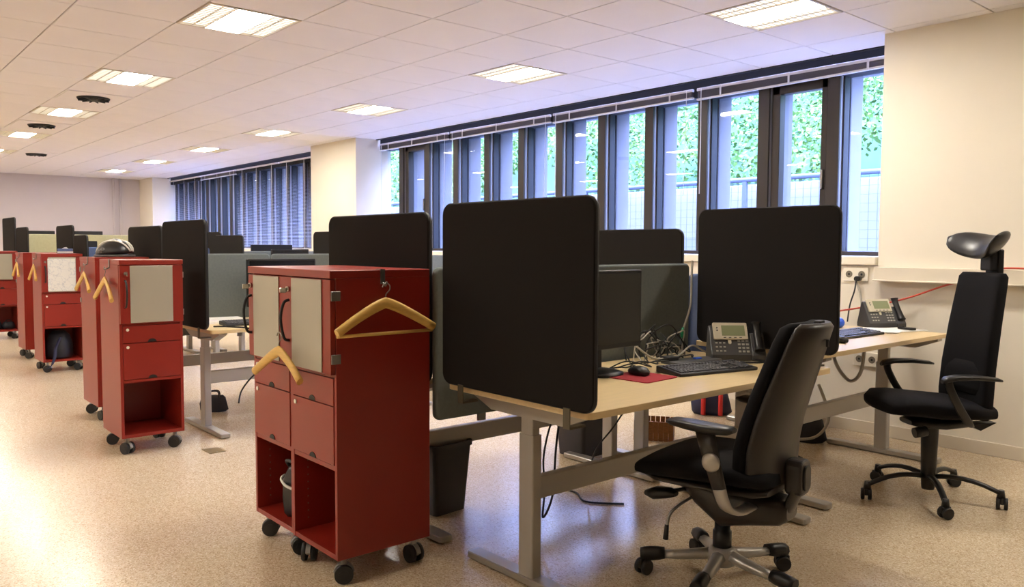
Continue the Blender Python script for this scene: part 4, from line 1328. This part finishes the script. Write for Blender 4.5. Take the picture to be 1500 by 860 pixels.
# ================================================================== UNDER THE DESKS
def bin_(loc, rz, w, d, h, label):
    t = thing('waste_bin', label, 'waste bin', loc, rz, 'dark waste bins')
    k = 0.8
    rings = []
    for z, s, inset in ((0.0, k, 0), (h, 1.0, 0), (h, 1.0, 0.012), (0.02, k, 0.012)):
        rings.append([(x, y, z) for x, y in rrect(-w / 2 * s + inset, w / 2 * s - inset, -d / 2 * s + inset, d / 2 * s - inset, 0.02, 3)])
    MB().rings(rings, False, True).build('body', 'bin', t)
    out = rrect(-w / 2 - 0.006, w / 2 + 0.006, -d / 2 - 0.006, d / 2 + 0.006, 0.024, 3)
    inn = rrect(-w / 2 + 0.012, w / 2 - 0.012, -d / 2 + 0.012, d / 2 - 0.012, 0.015, 3)
    n = len(out)
    vs = [(a, b, h - 0.02) for a, b in out] + [(a, b, h + 0.004) for a, b in out] + [(a, b, h + 0.004) for a, b in inn] + [(a, b, h - 0.02) for a, b in inn]
    fs = []
    for i in range(n):
        j = (i + 1) % n
        for q in range(4):
            p_ = (q + 1) % 4
            fs.append((q * n + i, q * n + j, p_ * n + j, p_ * n + i))
    MB().add(vs, fs).build('rim', 'bin', t)
    return t

bin_((1.7, -0.74, 0.0), R(5), 0.22, 0.24, 0.34, 'tall black waste bin half hidden by the near red cabinets')
bin_((1.4, 0.56, 0.0), R(2), 0.26, 0.24, 0.36, 'dark grey waste bin under the desk behind the near desk')
# power strip hanging under the near desk
ps = thing('power_strip', 'white power strip with a black plug hanging under the near desk', 'power strip', (2.25, -0.35, 0.535), R(78))
MB().box(-0.09, 0.09, -0.025, 0.025, -0.02, 0.02).build('case', 'white_plastic', ps, bevel=0.006)
MB().box(0.04, 0.1, -0.06, -0.025, -0.03, 0.02).build('plug', 'black_plastic', ps, bevel=0.006)
cable('cable', [(2.2, -0.35, 0.58), (2.25, -0.5, 0.5), (2.3, -0.6, 0.36), (2.33, -0.62, 0.22), (2.34, -0.64, 0.1), (2.36, -0.6, 0.2), (2.36, -0.58, 0.42), (2.33, -0.5, 0.7)], 0.005, 'cable_black', 'black cable hanging in a long loop below the near desk')
cable('cable', [(2.2, -0.3, 0.55), (2.25, -0.1, 0.5), (2.3, 0.05, 0.56), (2.32, 0.12, 0.66), (2.32, 0.14, 0.71)], 0.006, 'cable_black', 'black cable sagging from the power strip under the near desk')
cable('cable', [(2.3, 0.1, 0.71), (2.28, 0.02, 0.55), (2.22, -0.05, 0.4), (2.15, -0.1, 0.28), (2.0, 0.0, 0.1)], 0.004, 'cable_black', 'thin black cable slanting down under the near desk')
cable('cable', [(1.75, -0.1, 0.006), (1.95, -0.05, 0.006), (2.1, -0.12, 0.006), (2.25, 0.0, 0.006)], 0.005, 'cable_black', 'black cable lying on the floor under the near desk')
# crate and bags further back
cr_ = thing('wooden_crate', 'brown slatted wooden box on the floor under the desks', 'crate', (1.42, 1.25, 0.0), R(35))
for k in range(8):
    for s in (-1, 1):
        MB().box(-0.13 + 0.033 * k, -0.13 + 0.033 * k + 0.029, min(s * 0.1, s * 0.09), max(s * 0.1, s * 0.09), 0.0, 0.13).build('slat', 'box_brown', cr_)
for s in (-1, 1):
    MB().box(min(s * 0.13, s * 0.12), max(s * 0.13, s * 0.12), -0.089, 0.089, 0.0, 0.13).build('end_board', 'box_brown', cr_)
MB().box(-0.119, 0.119, -0.089, 0.089, 0.002, 0.012).build('bottom', 'box_brown', cr_)

def bag(loc, rz, label, m, stripe=None, s=1.0, grp=None):
    t = thing('bag', label, 'bag', loc, rz, grp)
    mb = MB()
    rings = []
    for z, w, d in ((0, 0.16, 0.07), (0.03, 0.19, 0.09), (0.12, 0.185, 0.085), (0.2, 0.16, 0.06), (0.235, 0.12, 0.025)):
        rings.append([((w + 0.012 * math.sin(3 * a + z * 30)) * math.cos(a) * s, (d + 0.01 * math.sin(5 * a)) * math.sin(a) * s, z * s) for a in [2 * math.pi * k / 18 for k in range(18)]])
    mb.rings(rings, True).build('body', m, t)
    for q in (-1, 1):
        pts = [(-0.08 * s, q * 0.05 * s, 0.19 * s), (-0.06 * s, q * 0.045 * s, 0.28 * s), (0.06 * s, q * 0.04 * s, 0.29 * s), (0.08 * s, q * 0.05 * s, 0.19 * s)]
        MB().tube(pts, 0.009 * s, n=6, sub=5).build('handle', m, t)
    if stripe:
        for x in (-0.07, 0.09):
            st = []
            for k in range(9):
                z = 0.01 + 0.2 * k / 8
                d = 0.1 if z < 0.13 else 0.1 - (z - 0.13) * 0.35
                st.append((x * s, -d * s, z * s))
            MB().tube(st, 0.022 * s, n=8).build('stripe', stripe, t)
    return t

bag((1.2, 2.2, 0.0), R(35), 'navy sports bag with red stripes on the floor under the desks', 'bag_navy', 'bag_red', 0.8)
bag((1.75, 2.36, 0.0), R(0), 'black bag with red trim under the window desk in the near row', 'bag_black', 'bag_red', 0.95)
bag((2.12, 1.95, 0.0), R(20), 'small black bag on the floor below the cable hose of the wall desk', 'bag_black', None, 0.75)

# bags inside the cabinets
bg1 = thing('shoulder_bag', 'shiny black bag with a white stripe on the shelf of the near cabinet', 'bag', (1.695, -1.455, CZ0 + 0.0205), R(10))
mb = MB()
rings = []
for z, w, d in ((0, 0.08, 0.065), (0.02, 0.095, 0.08), (0.08, 0.1, 0.085), (0.16, 0.095, 0.08), (0.21, 0.07, 0.055), (0.23, 0.04, 0.03)):
    rings.append([((w + 0.006 * math.sin(4 * a + z * 20)) * math.cos(a), (d + 0.01 * math.sin(6 * a + 1)) * math.sin(a), z) for a in [2 * math.pi * k / 20 for k in range(20)]])
mb.rings(rings, True).build('body', 'black_leather', bg1)
MB().tube([(-0.1, -0.03, 0.16), (-0.075, -0.065, 0.155), (0.0, -0.094, 0.145), (0.06, -0.08, 0.135), (0.095, -0.035, 0.13)], 0.006, n=8, sub=4).build('stripe', 'white_plastic', bg1)
MB().tube([(-0.05, -0.03, 0.2), (-0.04, -0.06, 0.24), (0.02, -0.06, 0.24), (0.045, -0.03, 0.2)], 0.008, n=8, sub=4).build('strap', 'black_leather', bg1)
bg2 = thing('shoulder_bag', 'black backpack with a hanging blue strap in the cabinet with the paper', 'bag', (-4.44, -1.15, CZ0 + 0.0205), R(75))
mb = MB()
rings = []
for z, w, d in ((0, 0.11, 0.11), (0.03, 0.125, 0.13), (0.15, 0.12, 0.12), (0.24, 0.09, 0.08), (0.28, 0.05, 0.03)):
    rings.append([((w + 0.01 * math.sin(4 * a)) * math.cos(a), d * math.sin(a), z) for a in [2 * math.pi * k / 18 for k in range(18)]])
mb.rings(rings, True).build('body', 'bag_black', bg2)
MB().sweep(spline([Vector(p) for p in [(0.02, -0.1, 0.22), (-0.02, -0.15, 0.12), (-0.03, -0.19, 0.03), (-0.06, -0.22, -0.05), (-0.1, -0.2, -0.08)]], 4), [(0.015, -0.003), (0.015, 0.003), (-0.015, 0.003), (-0.015, -0.003)]).build('strap', 'bag_navy', bg2)
for k, (y, s) in enumerate(((-1.2, 0.5), (-1.03, 0.42))):
    bag((-8.1, y, CZ0 + 0.0205), R(90), ('dark bag', 'smaller dark bag')[k] + ' on the lower shelf of the farthest cabinet', 'bag_black', None, s, 'bags in the farthest cabinet')

# helmet on the cabinet, with a rough hand lettered mark
hm = thing('bike_helmet', 'black bicycle helmet with pale stripes lying on top of a red cabinet', 'helmet', (-1.71, -1.31, CZ1 + 0.0005), R(35))
rings = []
for i in range(9):
    a = R(4 + 84 * i / 8)
    rings.append([(0.15 * math.cos(a) * math.cos(b), 0.11 * math.cos(a) * math.sin(b), 0.012 + 0.115 * math.sin(a) + 0.012 * math.cos(b)) for b in [2 * math.pi * k / 24 for k in range(24)]])
MB().rings(rings, True).build('shell', 'black_leather', hm)
MB().lathe([(0.11, 0.0), (0.118, 0.006), (0.116, 0.016), (0.1, 0.018)], n=28, T=Matrix.Diagonal((1.36, 1.0, 1.0, 1.0))).build('rim', 'laptop_grey', hm)
for q in (-1, 0, 1):
    pts = []
    for i in range(13):
        a = R(8 + 164 * i / 12)
        pts.append((0.153 * math.cos(a), q * 0.05 * math.sin(a) ** 0.5 * (1 - 0.25 * abs(math.cos(a))), 0.016 + 0.117 * math.sin(a) * (0.9 if q else 1.0) + 0.012 * math.cos(a)))
    MB().tube(pts, 0.006, n=6).build('stripe', 'white_plastic', hm)
def letter(parent, strokes, x0, z0, s):
    for st in strokes:
        MB().tube([(x0 + a * s, -0.112 + 0.03 * (z0 + b * s - 0.03), z0 + b * s) for a, b in st], 0.0022, n=5).build('lettering', 'hood', parent)
letter(hm, [[(0, 0), (0, 1)], [(0.6, 0), (0.6, 1)], [(0, 0.5), (0.6, 0.5)]], -0.05, 0.03, 0.032)
letter(hm, [[(0, 0), (0, 1.2), (0.6, 1.15), (0.7, 0.85), (0.5, 0.6), (0, 0.55)]], -0.02, 0.03, 0.032)
# tissue box on a far desk screen ledge
tb = thing('tissue_box', 'small blue and white box on top of the cabinet with the paper', 'box', (-4.5, -1.06, CZ1 + 0.0005), R(80))
MB().box(-0.07, 0.07, -0.05, 0.05, 0, 0.05).build('carton', 'blue_fabric', tb, bevel=0.003, seg=1)
MB().box(-0.071, 0.071, -0.051, 0.051, 0.005, 0.02).build('printed_band', 'white_plastic', tb)
MB().prism([(-0.03, 0.05), (0.03, 0.05), (0.012, 0.065), (-0.008, 0.062)], -0.01, 0.01, 'y').build('tissue', 'paper', tb)

# things on the second row desk
for k, (x, y, rz_) in enumerate(((-0.92, -0.86, 15), (-0.95, -0.8, -8))):
    o = MB().box(-0.105, 0.105, -0.148, 0.148, 0, 0.012).build('paper_pile', 'paper', None)
    o.location = (x, y, 0.7355 + 0.0125 * k)
    o.rotation_euler.z = R(rz_)
    tag(o, 'white papers lying on the second-row desk beside its black screen', 'paper', 'papers on the second-row desk')
keyboard((-0.62, -0.68, 0.7355), R(86), 'dark keyboard on the second-row desk near its black screen')
cable('cable', [(-0.75, -0.62, 0.742), (-0.8, -0.55, 0.78), (-0.85, -0.45, 0.77), (-0.84, -0.4, 0.742)], 0.005, 'cable_black', 'black cable on the second-row desk by the grey divider')
cable('cable', [(-0.55, -1.0, 0.742), (-0.42, -0.92, 0.745), (-0.34, -0.8, 0.72), (-0.4, -0.68, 0.6), (-0.5, -0.62, 0.45), (-0.56, -0.72, 0.38), (-0.58, -0.8, 0.28), (-0.54, -0.84, 0.2)], 0.006, 'cable_black', 'black cable with a dangling end under the second-row desk')
cable('cable', [(-0.5, -0.1, 0.7), (-0.5, -0.25, 0.5), (-0.55, -0.4, 0.4), (-0.6, -0.5, 0.5), (-0.6, -0.55, 0.7)], 0.004, 'cable_black', 'black cable sagging under the second-row desk')
bag((-1.33, -0.72, 0), R(60), 'small black bag on the floor behind the second-row desk leg', 'bag_black', None, 0.55)

# floor hatch
fh = thing('floor_hatch', 'small dull brass plate set in the floor beside the second-row desk leg', 'floor plate', (-0.13, -1.17, 0.0), 0)
MB().box(-0.07, 0.07, -0.05, 0.05, 0.0003, 0.003).build('plate', 'brass', fh, bevel=0.001, seg=1)
for x in (-0.055, 0.055):
    MB().cyl((x, 0, 0.003), (x, 0, 0.004), 0.006, n=10).build('screw', 'steel', fh)
